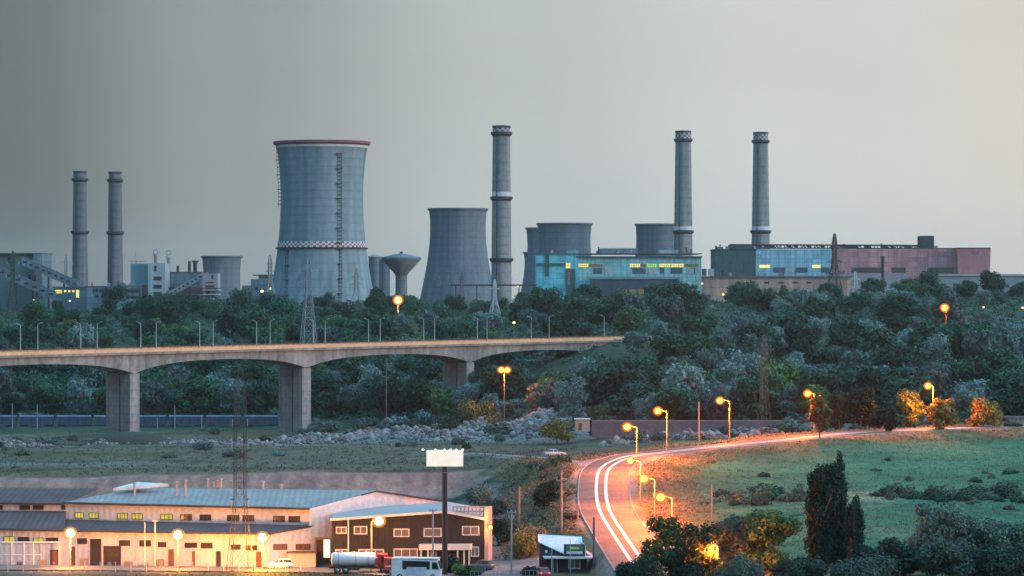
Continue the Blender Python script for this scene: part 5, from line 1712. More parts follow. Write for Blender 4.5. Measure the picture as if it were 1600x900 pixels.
# ------------------------------------------------------------------ billboard
Y = 428.0
bb = gp(695, Y)
t = thing("billboard", "glowing white billboard on a single tall dark post", "billboard", bb)
zz_ = lambda py: CZ - (py - HOR) * Y / F - bb.z
hw = 29.0 * Y / F
MB().tube((0, 0, -1), (0, 0, zz_(728)), 0.42, 0.38, 14).build("post", mat("dark_post_steel", (0.035, 0.033, 0.036)), t)
fr = MB().box((0, 0, (zz_(703) + zz_(729)) / 2), (2 * hw, 0.7, zz_(703) - zz_(729))).build("case", mat("white_billboard_case", (0.7, 0.68, 0.64)), t)
pz, ph = (zz_(703.6) + zz_(728.4)) / 2, zz_(703.6) - zz_(728.4)
pn = MB().box((0, -0.38, pz), (2 * hw - 0.12, 0.06, ph)).build("lit_panel", emis("billboard_glow", (1.0, 0.94, 0.82), 0.98, 0.95, 1.03), t)
mk = MB()
mk.box((-0.75, -0.42, zz_(724.5)), (0.32, 0.03, 0.26), 0)
for i in range(6): mk.box((-0.42 + i * 0.22, -0.42, zz_(723.7 - i * 0.15)), (0.13, 0.03, 0.14), 0)
mk.build("marks", mat("faint_yellow_ink", (0.45, 0.38, 0.14)), pn)
MB().lathe([(0.001, -0.01), (0.2, -0.01), (0.2, 0.02), (0.001, 0.02)], n=16).build("emblem", mat("faint_green_ink", (0.2, 0.24, 0.14)), pn)
em = pn.children[-1]; em.rotation_euler = (math.pi / 2, 0, 0); em.location = (1.05, -0.42, zz_(722.4))
for i, x in enumerate((-hw - 0.45, -hw * 0.5, 0.0, hw * 0.33, hw * 0.62, hw - 0.1)):
    f_ = MB().box((x, -0.9, zz_(702)), (0.34, 0.22, 0.2)).tube((x, -0.8, zz_(702)), (x * 0.95, 0.0, zz_(704)), 0.04, n=5).build("floodlight", steel_d, t)
    MB().box((x, -1.02, zz_(702)), (0.30, 0.03, 0.18)).build("lens", emis("flood_lens", (1.0, 0.93, 0.72), 4.0), f_)
L = bpy.data.lights.new("lamp_light", 'POINT'); L.energy = 260; L.color = (1, .9, .7); L.shadow_soft_size = 0.6
lo = bpy.data.objects.new("lamp_light", L); COL.objects.link(lo); lo.parent = t; lo.location = (0, -2.5, zz_(700))

# ------------------------------------------------------------------ kiosk
Y = 424.0
ko = gp(880, Y)
kt = thing("kiosk", "small dark kiosk with sloping pale roof and a green sign", "kiosk", ko)
P_ = lambda px, py, dy=0.0: at(px, py, Y) + Vector((0, dy, 0))
kb = mat("dark_plum_timber", (0.06, 0.04, 0.045), (0.042, 0.03, 0.034), 0.8, 0.8)
MB().prism([P_(843, 904), P_(917, 904), P_(917, 868), P_(882, 867), P_(843, 848.5)], (0, 7, 0)).build("wall", kb, kt, ko)
MB().prism([P_(841, 847.4, -0.3), P_(883, 866.6, -0.3), P_(911, 866.6, -0.3) + Vector((0, 0, 0.02)), P_(911, 846, 6.5), P_(841, 842.5, 7)], (0, 0, 0.12)).build("roof", mat("pale_kiosk_roof", (0.58, 0.60, 0.62), (0.46, 0.48, 0.5), 0.4, 0.6), kt, ko)
MB().box(P_(889, 870, -0.9), (7.4, 2.0, 0.22)).build("canopy", wfr, kt, ko)
MB().box(P_(859, 869.3, -0.2), (2.1, 0.5, 0.14)).build("canopy", wfr, kt, ko)
MB().prism([P_(917, 869), P_(929, 871), P_(917, 865)], (0, 5, 0)).build("awning", mat("pink_awning", (0.55, 0.36, 0.34)), kt, ko)
sg = MB().box(P_(897.5, 859, -0.75), (3.1, 0.5, 1.75)).build("sign_box", steel_d, kt, ko)
MB().box(P_(897.5, 855.4, -1.02), (2.55, 0.05, 0.72)).build("sign_panel", emis("green_sign_glow", (0.05, 0.20, 0.13), 0.55), sg, ko)
MB().box(P_(897.5, 862.4, -1.02), (2.35, 0.05, 0.4)).build("sign_strip", mat("pale_sign_strip", (0.5, 0.54, 0.58)), sg, ko)
def lettering(s, size, m, parent, loc, name="lettering"):
    cu = bpy.data.curves.new(name, 'FONT'); cu.body = s; cu.size = size; cu.extrude = 0.015; cu.align_x = 'CENTER'
    ob = bpy.data.objects.new(name, cu); COL.objects.link(ob)
    dg = bpy.context.evaluated_depsgraph_get(); dg.update()
    me = bpy.data.meshes.new_from_object(ob.evaluated_get(dg)); bpy.data.objects.remove(ob)
    me.materials.clear(); me.materials.append(m)
    o2 = bpy.data.objects.new(name, me); COL.objects.link(o2); o2.parent = parent; o2.location = loc; o2.rotation_euler = (math.pi / 2, 0, 0)
    return o2
lettering("pitine", 0.62, emis("sign_letter_glow", (0.45, 0.85, 0.5), 0.75), sg, P_(897.3, 857, -1.06) - ko)
mb = MB()
mb.tube(P_(905, 846.5, -0.4), P_(914, 851, -0.6), 0.1, n=6).tube(P_(914, 851, -0.6), P_(914.3, 868, -0.6), 0.1, n=6)
mb.build("roof_trim", wfr, kt, ko)
KF = Face(XY(843, Y), XY(917, Y))
KF.opening(888, 907, 873, 889, kt, ko, pinkgl, wfr, mull=1, fw=0.15)
KF.opening(864, 871, 872, 900, kt, ko, wgl, wfr, name="door", fw=0.1)
MB().ball(P_(853.5, 862, -0.1), (0.22, 0.1, 0.22), 12, 8).build("round_plaque", wfr, kt, ko)

# ------------------------------------------------------------------ vehicles
tyre = mat("black_tyre", (0.02, 0.02, 0.021)); hubm = mat("alloy_hub", (0.4, 0.4, 0.42), rough=0.4, metal=0.6)
cglass = mat("car_glass", (0.02, 0.024, 0.028), (0.015, 0.018, 0.02), 1.0, 0.08, spec=0.7)
tail_off = mat("red_lens", (0.3, 0.02, 0.02), rough=0.3); head_off = mat("clear_lens", (0.6, 0.6, 0.6), rough=0.2)
def wheel(t, x, y, r, w):
    wb_ = MB().lathe([(r * 0.6, -w / 2), (r * 0.95, -w / 2), (r, -w / 3), (r, w / 3), (r * 0.95, w / 2), (r * 0.6, w / 2)], n=20, caps=True).build("wheel", tyre, t)
    wb_.rotation_euler = (math.pi / 2, 0, 0); wb_.location = (x, y, r)
    MB().lathe([(0.02, -w / 2 - 0.02), (r * 0.58, -w / 2 - 0.01), (r * 0.58, w / 2 + 0.01), (0.02, w / 2 + 0.02)], n=14).build("hub", hubm, wb_)
def loft(mb, secs, mi=0, smooth=True):
    n = len(secs[0]); vs = [p for s in secs for p in s]
    fs = []
    for i in range(len(secs) - 1):
        for j in range(n):
            fs.append((i * n + j, i * n + (j + 1) % n, (i + 1) * n + (j + 1) % n, (i + 1) * n + j))
    fs += [tuple(range(n - 1, -1, -1)), tuple(range((len(secs) - 1) * n, len(secs) * n))]
    return mb._add(vs, fs, mi, smooth)
def car(label, pos, rz, paintm, L=4.4, hatch=False, H=1.45, tail=None, group=None):
    t = thing("parked_car", label, "car", pos, group, rz)
    k = L / 4.4
    W = 0.88
    def sec(x, z0, z1, w, wt):
        return [(x * k, -w, z0), (x * k, w, z0), (x * k, w * 1.02, z0 + (z1 - z0) * 0.55), (x * k, wt, z1), (x * k, -wt, z1), (x * k, -w * 1.02, z0 + (z1 - z0) * 0.55)]
    rear = [sec(-2.2, 0.42, 0.78, 0.74, 0.68), sec(-2.08, 0.28, 0.95, 0.84, 0.76)]
    b = MB(); loft(b, rear + [sec(-1.4, 0.22, 0.98, W, 0.8), sec(0.6, 0.2, 0.96, W, 0.8), sec(1.5, 0.22, 0.86, 0.86, 0.76), sec(2.05, 0.28, 0.72, 0.78, 0.66), sec(2.2, 0.4, 0.62, 0.66, 0.58)])
    b.build("body", paintm, t)
    xr = -2.05 if hatch else -1.75
    c = MB()
    loft(c, [[(x * k, -w, 0.93), (x * k, w, 0.93), (x2 * k, w2, z), (x2 * k, -w2, z)] for x, x2, w, w2, z in ((xr, xr + (0.25 if hatch else 0.6), 0.76, 0.6, H - 0.04), (0.95, 0.25, 0.76, 0.6, H - 0.03))], smooth=False)
    c.build("cabin_glass", cglass, t)
    MB().box(((xr + (0.28 if hatch else 0.62) + 0.24) / 2 * k, 0, H - 0.01), ((0.26 - xr - (0.25 if hatch else 0.6)) * k, 1.22, 0.06)).build("roof", paintm, t)
    mb = MB()
    for sy in (-1, 1):
        for x in (-0.55, 0.0 + 0.3):
            mb.prism([(x * k, sy * 0.775, 0.94), ((x + 0.09) * k, sy * 0.775, 0.94), ((x * 0.85 + 0.08) * k, sy * 0.615, H - 0.03), (x * 0.85 * k, sy * 0.615, H - 0.03)], (0, sy * 0.01, 0))
    mb.build("door_pillar", paintm, t)
    for x in (-1.35, 1.4):
        for sy in (-1, 1): wheel(t, x * k, sy * 0.8, 0.31, 0.2)
    for sy in (-1, 1):
        MB().box((2.1 * k, sy * 0.56, 0.62), (0.16, 0.28, 0.13)).build("headlight", head_off, t)
        MB().box((-2.14 * k, sy * 0.6, 0.8), (0.14, 0.24, 0.14)).build("tail_light", tail or tail_off, t)
    return t
car("silver sedan parked on the dirt road beside the rubble heaps", hit(867, 713, 500), 0.25, mat("silver_car_paint", (0.40, 0.43, 0.47), (0.34, 0.37, 0.41), 2, 0.35, spec=0.5), 4.7)
car("small white hatchback parked at the warehouse corner", gp(438, 437.5), math.pi + 0.1, mat("white_car_paint", (0.72, 0.68, 0.68), (0.66, 0.62, 0.62), 2, 0.35, spec=0.5), 3.7, True)
car("dark grey hatchback parked beside the brown office's corner", gp(752, 434), 2.6, mat("dark_car_paint", (0.10, 0.10, 0.12), (0.08, 0.08, 0.10), 2, 0.35, spec=0.5), 3.9, True)
car("red car seen from behind in front of the kiosk, tail lights lit", gp(848, 418), 1.75, mat("red_car_paint", (0.45, 0.05, 0.05), (0.36, 0.04, 0.04), 2, 0.35, spec=0.5), 3.9, True, tail=emis("tail_light_glow", (1.0, 0.06, 0.05), 3.5))

# tank truck
to = gp(562, 429)
t = thing("tank_truck", "white tanker truck with a red cab parked before the office", "truck", to, rz=0.06)
mb = MB(); secs = []
for x, f in ((-4.2, 0.72), (-4.05, 0.92), (-3.8, 1.0), (1.9, 1.0), (2.15, 0.92), (2.3, 0.72)):
    secs.append([(x, 1.15 * f * math.cos(a), 2.05 + 1.02 * f * math.sin(a)) for a in np.linspace(0, 2 * math.pi, 25)[:-1]])
loft(mb, secs); mb.build("tank", mat("white_tank_paint", (0.60, 0.62, 0.65), (0.5, 0.52, 0.55), 0.8, 0.45), t)
mb = MB()
for x in (-2.8, -1.0, 0.8): mb.lathe([(0.3, 3.0), (0.3, 3.18), (0.05, 3.2)], (x, 0), 12)
mb.build("hatch", galv, t)
mb = MB()
for x in (-3.2, -0.6, 1.2):
    loft(mb, [[(xx, 1.17 * math.cos(a), 2.05 + 1.04 * math.sin(a)) for a in np.linspace(0, 2 * math.pi, 25)[:-1]] for xx in (x, x + 0.1)])
mb.build("tank_band", galv, t)
MB().box((-0.4, 0, 0.85), (8.2, 0.9, 0.3)).box((-1.0, -0.95, 0.75), (2.0, 0.3, 0.5)).build("chassis", steel_d, t)
cb = MB().prism([(2.6, -1.15, 0.7), (4.35, -1.15, 0.7), (4.35, -1.15, 1.7), (4.1, -1.15, 2.75), (2.6, -1.15, 2.85)], (0, 2.3, 0)).build("cab", mat("red_truck_paint", (0.45, 0.045, 0.04), (0.36, 0.04, 0.035), 1, 0.4), t)
MB().prism([(3.2, -1.18, 1.75), (4.2, -1.18, 1.75), (4.02, -1.18, 2.55), (3.2, -1.18, 2.55)], (0, 2.36, 0)).prism([(4.37, -1.0, 1.75), (4.13, -1.0, 2.65), (4.13, 1.0, 2.65), (4.37, 1.0, 1.75)], (0.03, 0, 0)).build("window", cglass, cb)
MB().box((4.38, 0, 0.85), (0.15, 2.3, 0.35)).build("bumper", wfr, t)
for x in (-3.3, -2.1, 3.5):
    for sy in (-1, 1): wheel(t, x, sy * 0.98, 0.5, 0.3)

# delivery truck, side on
to = gp(652, 420)
t = thing("box_van", "white minibus-like van with dark side glazing at the bottom edge", "van", to, rz=-0.12)
wv = mat("white_van_paint", (0.66, 0.65, 0.66), (0.56, 0.55, 0.56), 0.8, 0.4)
MB().prism([(-3.6, -1.1, 0.5), (3.4, -1.1, 0.5), (3.5, -1.1, 1.5), (3.1, -1.1, 2.85), (-3.6, -1.1, 3.05)], (0, 2.2, 0)).build("body", wv, t)
MB().prism([(-2.0, -1.12, 1.5), (2.0, -1.12, 1.5), (2.0, -1.12, 2.7), (-2.0, -1.12, 2.75)], (0, 2.24, 0)).build("side_window", cglass, t)
MB().prism([(-1.4, -1.14, 0.7), (1.5, -1.14, 0.7), (1.5, -1.14, 1.85), (-1.4, -1.14, 1.85)], (0, 0.1, 0)).build("side_panel", mat("pale_blue_panel", (0.5, 0.54, 0.62)), t)
MB().prism([(3.53, -0.95, 1.55), (3.14, -0.95, 2.75), (3.14, 0.95, 2.75), (3.53, 0.95, 1.55)], (0.03, 0, 0)).prism([(2.3, -1.12, 1.55), (3.3, -1.12, 1.55), (3.0, -1.12, 2.55), (2.3, -1.12, 2.55)], (0, 2.24, 0)).build("cab_window", cglass, t)
MB().box((-0.2, 0, 3.06), (6.8, 2.3, 0.12)).build("roof_edge", wv, t)
for x in (-2.4, 2.4):
    for sy in (-1, 1): wheel(t, x, sy * 0.98, 0.42, 0.26)
to = gp(612, 427)
t = thing("flatbed_truck", "red cabbed flatbed truck with white stripe between tanker and van", "truck", to, rz=0.1)
rt = mat("red_truck_paint", (0.45, 0.045, 0.04))
cb = MB().prism([(-1.1, -1.05, 0.6), (0.7, -1.05, 0.6), (0.7, -1.05, 1.5), (0.45, -1.05, 2.35), (-1.1, -1.05, 2.4)], (0, 2.1, 0)).build("cab", rt, t)
MB().prism([(-0.5, -1.08, 1.5), (0.6, -1.08, 1.5), (0.4, -1.08, 2.2), (-0.5, -1.08, 2.2)], (0, 2.16, 0)).build("window", cglass, cb)
MB().box((-0.2, -1.07, 1.2), (1.7, 0.04, 0.16)).build("stripe", wfr, t)
MB().box((2.3, 0, 1.0), (3.1, 2.1, 0.18)).box((2.3, -1.02, 1.3), (3.1, 0.06, 0.5)).build("bed", steel_d, t)
for x in (-0.2, 3.0):
    for sy in (-1, 1): wheel(t, x, sy * 0.9, 0.42, 0.25)

# ------------------------------------------------------------------ railway wagons and walls
wag = mat("dark_blue_wagon", (0.06, 0.09, 0.15), (0.04, 0.06, 0.11), 0.4, 0.7)
proto_w = None
for i in range(9):
    px = -60 + i * 58.5
    g = gp(px, 1004); g.z = CZ - 50.6
    if proto_w is None:
        proto_w = thing("freight_wagon", None, "wagon")
        MB().box((0, 0, 2.6), (11.8, 2.9, 2.7)).build("body", wag, proto_w)
        MB().prism([(-5.9, -1.45, 3.95), (-5.9, 1.45, 3.95), (-5.9, 0.8, 4.4), (-5.9, -0.8, 4.4)], (11.8, 0, 0)).build("roof", mat("wagon_roof", (0.13, 0.16, 0.21)), proto_w)
        mb = MB()
        for x in (-4.4, -1.5, 1.5, 4.4): mb.box((x, -1.5, 2.6), (0.25, 0.15, 2.6))
        mb.build("rib", steel_d, proto_w)
        for x in (-4.2, 4.2):
            MB().box((x, 0, 0.7), (2.6, 2.0, 0.7)).build("bogie", steel_d, proto_w)
        o = proto_w
    else:
        o = copy_tree(proto_w)
    o.location = g
    tag(o, "dark blue freight wagon in the train standing beyond the bridge piers", "wagon", "freight wagons beyond the bridge")

def wall_run(name, label, cat, pts, h, th, m, cope):
    o = pts[len(pts) // 2].copy()
    t = thing(name, label, cat, o)
    mb, mc = MB(), MB()
    for a, b in zip(pts[:-1], pts[1:]):
        for q, z0, z1, w in ((mb, -2.5, h, th), (mc, h, h + cope, th * 1.5)):
            n = Vector((-(b - a).y, (b - a).x, 0)).normalized() * w / 2
            q.prism([a - n + Vector((0, 0, z0)), b - n + Vector((0, 0, z0)), b - n + Vector((0, 0, z1)), a - n + Vector((0, 0, z1))], n * 2)
    mb.build("panel", m, t, o); mc.build("coping", kerb_m, t, o)
    return t
lav = mat("lavender_grey_concrete", (0.13, 0.125, 0.145), (0.08, 0.08, 0.095), 0.2, 0.9, fine=0.15)
wall_run("trackside_wall", "long lavender-grey concrete wall behind the lit road", "wall", [Vector((xat(p, 715), 715, at(p, 668, 715).z)) for p in range(925, 1345, 30)], 1.5, 0.4, lav, 0.3)
wall_run("trackside_wall", "lavender-grey concrete wall behind the last roadside trees at right", "wall", [Vector((xat(p, 722), 722, at(p, 664, 722).z)) for p in range(1345, 1660, 35)], 1.9, 0.4, lav, 0.3)
so = gp(910, 735); so.z = at(910, 670, 735).z
t = thing("shed", "small salmon-pink shed at the edge of the wood", "shed", so)
MB().box((0, 0, 0.9), (3.6, 3, 3.0)).build("wall", mat("salmon_render", (0.5, 0.34, 0.27), (0.4, 0.27, 0.22), 0.5), t)
MB().box((0, 0, 2.5), (4.1, 3.5, 0.2)).build("roof", wfr, t)
MB().box((-0.6, -1.53, 0.6), (0.8, 0.06, 1.8)).build("door", rust, t)

# ------------------------------------------------------------------ utility poles
def utility_pole(label, px, pyt, base, r=0.14, arms=(), m=None, lean=0.0, ins=False):
    t = thing("utility_pole", label, "pole", base, "utility poles")
    h = at(px, pyt, base.y).z - base.z
    MB().tube((0, 0, -0.6), (lean * h, 0, h), r, r * 0.75, 8).build("pole", m or pole_m, t)
    for dz, w in arms:
        a = MB().box((lean * h, -0.15, h - dz), (w, 0.12, 0.14)).build("cross_arm", m or pole_m, t)
        mb = MB()
        for x in (-w * 0.45, 0, w * 0.45): mb.lathe([(0.06, h - dz + 0.05), (0.09, h - dz + 0.2), (0.04, h - dz + 0.35)], (x + lean * h, -0.15), 8)
        mb.build("insulator", mat("glass_insulator", (0.35, 0.37, 0.36)), a)
    if ins:
        for z in np.arange(0.4, 2.6, 0.55): MB().box((0.3, -0.1, h - z), (0.3, 0.2, 0.22)).build("bracket", m or pole_m, t)
greyp = mat("grey_steel_pole", (0.27, 0.29, 0.33), (0.2, 0.22, 0.26))
utility_pole("grey steel utility pole with cross-arm between office and kiosk", 799, 797, gp(799, 426), 0.16, ((0.35, 1.3), (1.2, 0.8)), greyp)
utility_pole("grey steel utility pole in front of the office's left windows", 676.5, 795, gp(676.5, 424), 0.15, ((0.3, 1.0),), greyp)
utility_pole("stout pale pole with brackets on the slope left of the bend", 810, 760, hit(811, 822, 430), 0.26, (), None, 0, True)
utility_pole("tall concrete pole with a single arm on the dry slope beside the bend", 875.5, 735, hit(877, 838, 430), 0.22, ((1.6, 1.6),))
utility_pole("short pale pole on the dry slope close to the road", 902, 785, hit(902.5, 812, 430), 0.16)
utility_pole("dark tall utility pole right of the kiosk", 928, 808, gp(928, 421), 0.19, (), mat("dark_timber_pole", (0.13, 0.10, 0.11), (0.09, 0.07, 0.08)))
utility_pole("thin leaning grey pole in front of the kiosk's left wall", 858, 858, gp(862, 420), 0.1, (), greyp)
utility_pole("thin grey pole in front of the kiosk's sign", 890, 843, gp(891, 421), 0.07, (), greyp)
utility_pole("concrete utility pole standing on the meadow above the dark trees", 1112, 757, hit(1112.5, 820, 380), 0.17)
utility_pole("slim concrete pole behind the road, left of the meadow pylon", 1092, 628, hit(1092, 690, 560), 0.17)
utility_pole("slim pole before the warehouse, left one of a close pair", 226, 816, gp(226, 441), 0.09, (), wfr)
utility_pole("slim pole before the warehouse, right one of a close pair", 242, 811, gp(242, 441), 0.1, ((0.3, .8),), wfr)
utility_pole("slender pole in front of the brown office, left of the largest flood lamp", 544, 812, gp(544, 433), 0.09, (), wfr)
utility_pole("thin pole rising before the wooded slope between the second and third piers", 603.5, 560, gp(603.5, 905), 0.2, (), mat("dark_timber_pole", (0.13, 0.10, 0.11)))
for i, (px, t0) in enumerate(((19, 630), (58, 632), (246, 652), (315, 648), (273, 634))):
    utility_pole("faint pale mast by the railway line behind the waste ground", px, t0, gp(px, 985), 0.2, (), greyp)
o = gp(790, 418)
t = thing("yard_fence", "thin grey railing fence along the bottom of the paved lot", "fence", o)
mb = MB(); a = gp(735, 420) - o; c = gp(846, 416) - o
for i in range(19):
    q = a.lerp(c, i / 18); mb.tube((q.x, q.y, q.z - 0.2), (q.x, q.y, q.z + 1.3), 0.035, n=5)
mb.build("posts", greyp, t)
MB().tube(a + Vector((0, 0, 1.25)), c + Vector((0, 0, 1.25)), 0.035, n=5).tube(a + Vector((0, 0, 0.5)), c + Vector((0, 0, 0.5)), 0.03, n=5).build("rail", greyp, t)
# ------------------------------------------------------------------ rubble and mounds
ico_bm = bmesh.new(); bmesh.ops.create_icosphere(ico_bm, subdivisions=1, radius=1)
IV = np.array([v.co[:] for v in ico_bm.verts]); IF = np.array([[v.index for v in f.verts] for f in ico_bm.faces]); ico_bm.free()
def heaps(n, r):
    H = []
    for _ in range(n):
        y = r.uniform(795, 905); px = r.uniform(430, 965)
        if y < 815 and px < 640: continue
        H.append((xat(px, y), y, r.uniform(5, 12), r.uniform(0.8, 2.6) * (1.0 if px > 620 else 0.7)))
    for _ in range(10):
        y = r.uniform(800, 880); px = r.uniform(-30, 420)
        H.append((xat(px, y), y, r.uniform(4, 9), r.uniform(0.8, 2.2)))
    for px in (965, 1000, 1035, 1070, 1100, 1190):
        H.append((xat(px, 690 - (px - 965) * 0.2), 690 - (px - 965) * 0.2, 4.5, 1.5))
    return H
r5 = np.random.default_rng(55)
HP = heaps(64, r5)
def heap_z(x, y):
    z = ground_z(x, y)
    for hx, hy, rr, hh in HP:
        d = np.hypot((x - hx), (y - hy) * 0.8) / rr
        z = z + hh * np.clip(1 - d, 0, 1) ** 1.2
    return z
hv, hf, k0 = [], [], 0
for hx, hy, rr, hh in HP:
    g = np.linspace(-1.1, 1.1, 12)
    gx, gy_ = np.meshgrid(g * rr, g * rr * 1.25)
    X_, Y_ = (gx + hx).ravel(), (gy_ + hy).ravel()
    Z_ = heap_z(X_, Y_) + r5.normal(size=X_.shape) * 0.12 - 0.12
    hv.append(np.stack([X_, Y_, Z_], 1)); ii = np.arange(144).reshape(12, 12) + k0; k0 += 144
    hf.append(np.stack([ii[:-1, :-1], ii[:-1, 1:], ii[1:, 1:], ii[1:, :-1]], -1).reshape(-1, 4))
tag(link("spoil_heap", np_mesh("spoil_heap", np.concatenate(hv), np.concatenate(hf), mat("grey_spoil", (0.22, 0.20, 0.195), (0.13, 0.12, 0.115), 0.35, 0.95, 0.3, fine=0.3))), "low grey heaps of spoil along the foot of the wooded slope", "rubble heap", kind="stuff")
N = 10000
idx = r5.integers(0, len(HP), N)
hpa = np.array(HP)
ang, rad_ = r5.uniform(0, 6.28, N), np.sqrt(r5.random(N)) * 1.15
rx = hpa[idx, 0] + np.cos(ang) * rad_ * hpa[idx, 2]; ry = hpa[idx, 1] + np.sin(ang) * rad_ * hpa[idx, 2] * 1.2
rz_ = heap_z(rx, ry)
sz = r5.uniform(0.1, 1.0, N) ** 3.2 * 1.15 + 0.14
sz[rx / ry * F + 800 < 430] *= 0.7
jit_ = IV[None] * (1 + r5.normal(size=(N, len(IV), 1)) * 0.18)
stre = r5.uniform(0.55, 1.3, (N, 1, 3)); stre[..., 2] *= 0.75
rv = jit_ * stre * sz[:, None, None]
ca_, sa_ = np.cos(ang * 3), np.sin(ang * 3)
rv = np.stack([rv[..., 0] * ca_[:, None] - rv[..., 1] * sa_[:, None], rv[..., 0] * sa_[:, None] + rv[..., 1] * ca_[:, None], rv[..., 2] + rv[..., 0] * r5.normal(size=(N, 1)) * 0.4], -1)
rv += np.stack([rx, ry, rz_ + sz * 0.2], 1)[:, None, :]
rf = (IF[None] + (np.arange(N) * len(IV))[:, None, None]).reshape(-1, 3)
rm = leaf_mat("broken_stone", (0.15, 0.125, 0.115), (0.46, 0.40, 0.37), 0.95)
tag(link("rubble", np_mesh("rubble", rv.reshape(-1, 3), rf, rm)), "pale broken rubble and stones piled along the foot of the wooded slope", "rubble", kind="stuff")

# ------------------------------------------------------------------ nearer trees and shrubs
def H_at(pyt, base): return (CZ - (pyt - HOR) * base.y / F) - base.z
def near_tree(kind, seed, px, Y, pyt, wpx, n, size, leaf, label, cat="tree", group=None, nb=16, base_f=0.12, blobs=None, shell=0.5):
    b = gp(px, Y)
    H = H_at(pyt, b); R = wpx / 2 * Y / F
    if blobs is None:
        bl = crown_blobs(seed, H, R, nb, base_f)
        top = max(q[2] + q[5] for q in bl)
        bl = [(q[0], q[1], q[2] * H / top, q[3], q[4], q[5] * H / top) for q in bl]
    else:
        bl = blobs(H, R)
    return make_tree(kind, seed, H, R, n, size, leaf, label, cat, group, b, bl, base=base_f, shell=shell)
def shrub(seed, px, Y, pyt, wpx, n, size, leaf, label, group=None, cat="shrub"):
    def bl(H, R):
        r = np.random.default_rng(seed)
        o = [(0, 0, H * 0.42, R * 0.8, R * 0.8, H * 0.52)]
        for i in range(7):
            t = 6.28 * i / 7 + r.uniform(-.4, .4); s = r.uniform(0.3, 0.5)
            o.append((R * 0.62 * math.cos(t), R * 0.62 * math.sin(t), H * r.uniform(0.25, 0.72), R * s, R * s, H * s * 0.7))
        return o
    return near_tree("shrub", seed, px, Y, pyt, wpx, n, size, leaf, label, cat, group, blobs=bl)
def poplar(seed, px, Y, pyt, wpx, n, label):
    def bl(H, R):
        r = np.random.default_rng(seed); o = []
        for sx, sy, sh, sr in ((-0.52, 0.1, 0.9, 0.5), (-0.15, -0.3, 0.965, 0.5), (0.2, 0.2, 1.0, 0.48), (0.55, -0.1, 0.86, 0.46), (0.0, 0.5, 0.93, 0.5)):
            sh += r.uniform(-0.04, 0.02)
            for i in range(13):
                f = (i + 0.4) / 13
                rr = R * sr * min(1.0, 0.8 + f) * math.sqrt(max(0.06, 1 - max(0.0, (f - 0.72) / 0.3) ** 2))
                o.append((sx * R + r.uniform(-.12, .12) * R, sy * R + r.uniform(-.12, .12) * R, H * sh * (0.04 + 0.94 * f), rr * r.uniform(0.8, 1.15), rr, H * 0.06))
        return o
    return near_tree("poplar_tree", seed, px, Y, pyt, wpx, n, 0.2, DEEP, label, "tree", "dark poplars on the meadow", blobs=bl, shell=0.45)
poplar(301, 1280, 372, 718, 42, 10000, "dark columnar poplar, left one of the two tallest on the meadow")
poplar(302, 1306, 374, 708, 42, 10000, "tallest dark columnar poplar on the meadow")
poplar(303, 1336, 371, 772, 30, 5500, "small dark poplar leaning against the right side of the tall ones")
for i, (px, Y, t_, w, n, lf, lab) in enumerate((
    (1048, 378, 806, 92, 7000, MIDG, "broad green tree at the inner edge of the road, lamp poles just above it"),
    (1092, 372, 818, 80, 6000, DEEP, "dark tree with an orange street lamp shining through its right side"),
    (1150, 382, 806, 84, 6500, OLIVE, "grey-green tree right of the half hidden orange lamp"),
    (1198, 380, 795, 92, 7000, MIDG, "greener tree between the round grey shrub and the poplars"),
    (1462, 366, 785, 96, 8000, OLIVE, "grey-green tree with the highest crown in the bottom right clump"),
    (1525, 368, 806, 92, 7500, OLIVE, "grey-green tree in the middle of the bottom right clump"),
    (1588, 366, 815, 100, 7500, OLIVE, "grey-green tree at the right edge of the picture, bottom corner"),
    (1408, 358, 838, 84, 6000, DEEP, "dark bushy tree right of the small poplar"),
    (1362, 354, 852, 66, 4500, DEEP, "low dark tree at the foot of the small poplar"),
    (1490, 352, 842, 110, 7000, OLIVE, "low grey-green tree at the bottom edge in front of the right clump"),
    (1570, 350, 850, 100, 6500, DEEP, "low dark tree at the bottom right edge"),
    (1240, 356, 872, 70, 3500, DEEP, "dark low tree at the foot of the poplars, left side"))):
    near_tree("broadleaf_tree", 320 + i, px, Y, t_, w, n, 0.23, lf, lab, "tree", "broadleaf trees in the foreground at right")
shrub(340, 1156, 352, 863, 84, 6000, 0.2, OLIVE, "round blue-grey shrub at the bottom edge below the dark trees")
shrub(344, 1350, 349, 868, 110, 3500, 0.2, OLIVE, "broad grey-green shrub at the bottom edge right of the poplars")
shrub(345, 1255, 349, 874, 80, 2600, 0.2, DEEP, "dark shrub at the bottom edge left of the poplars")
shrub(341, 1012, 366, 858, 56, 2600, 0.2, DEEP, "dark shrub overlapping the right edge of the road at the bottom")
shrub(342, 985, 386, 878, 46, 2200, 0.19, DEEP, "dark shrub on the left of the white light trails at the bottom of the road")
shrub(343, 1085, 350, 876, 60, 2600, 0.2, DEEP, "dark shrub at the bottom edge left of the round grey one")
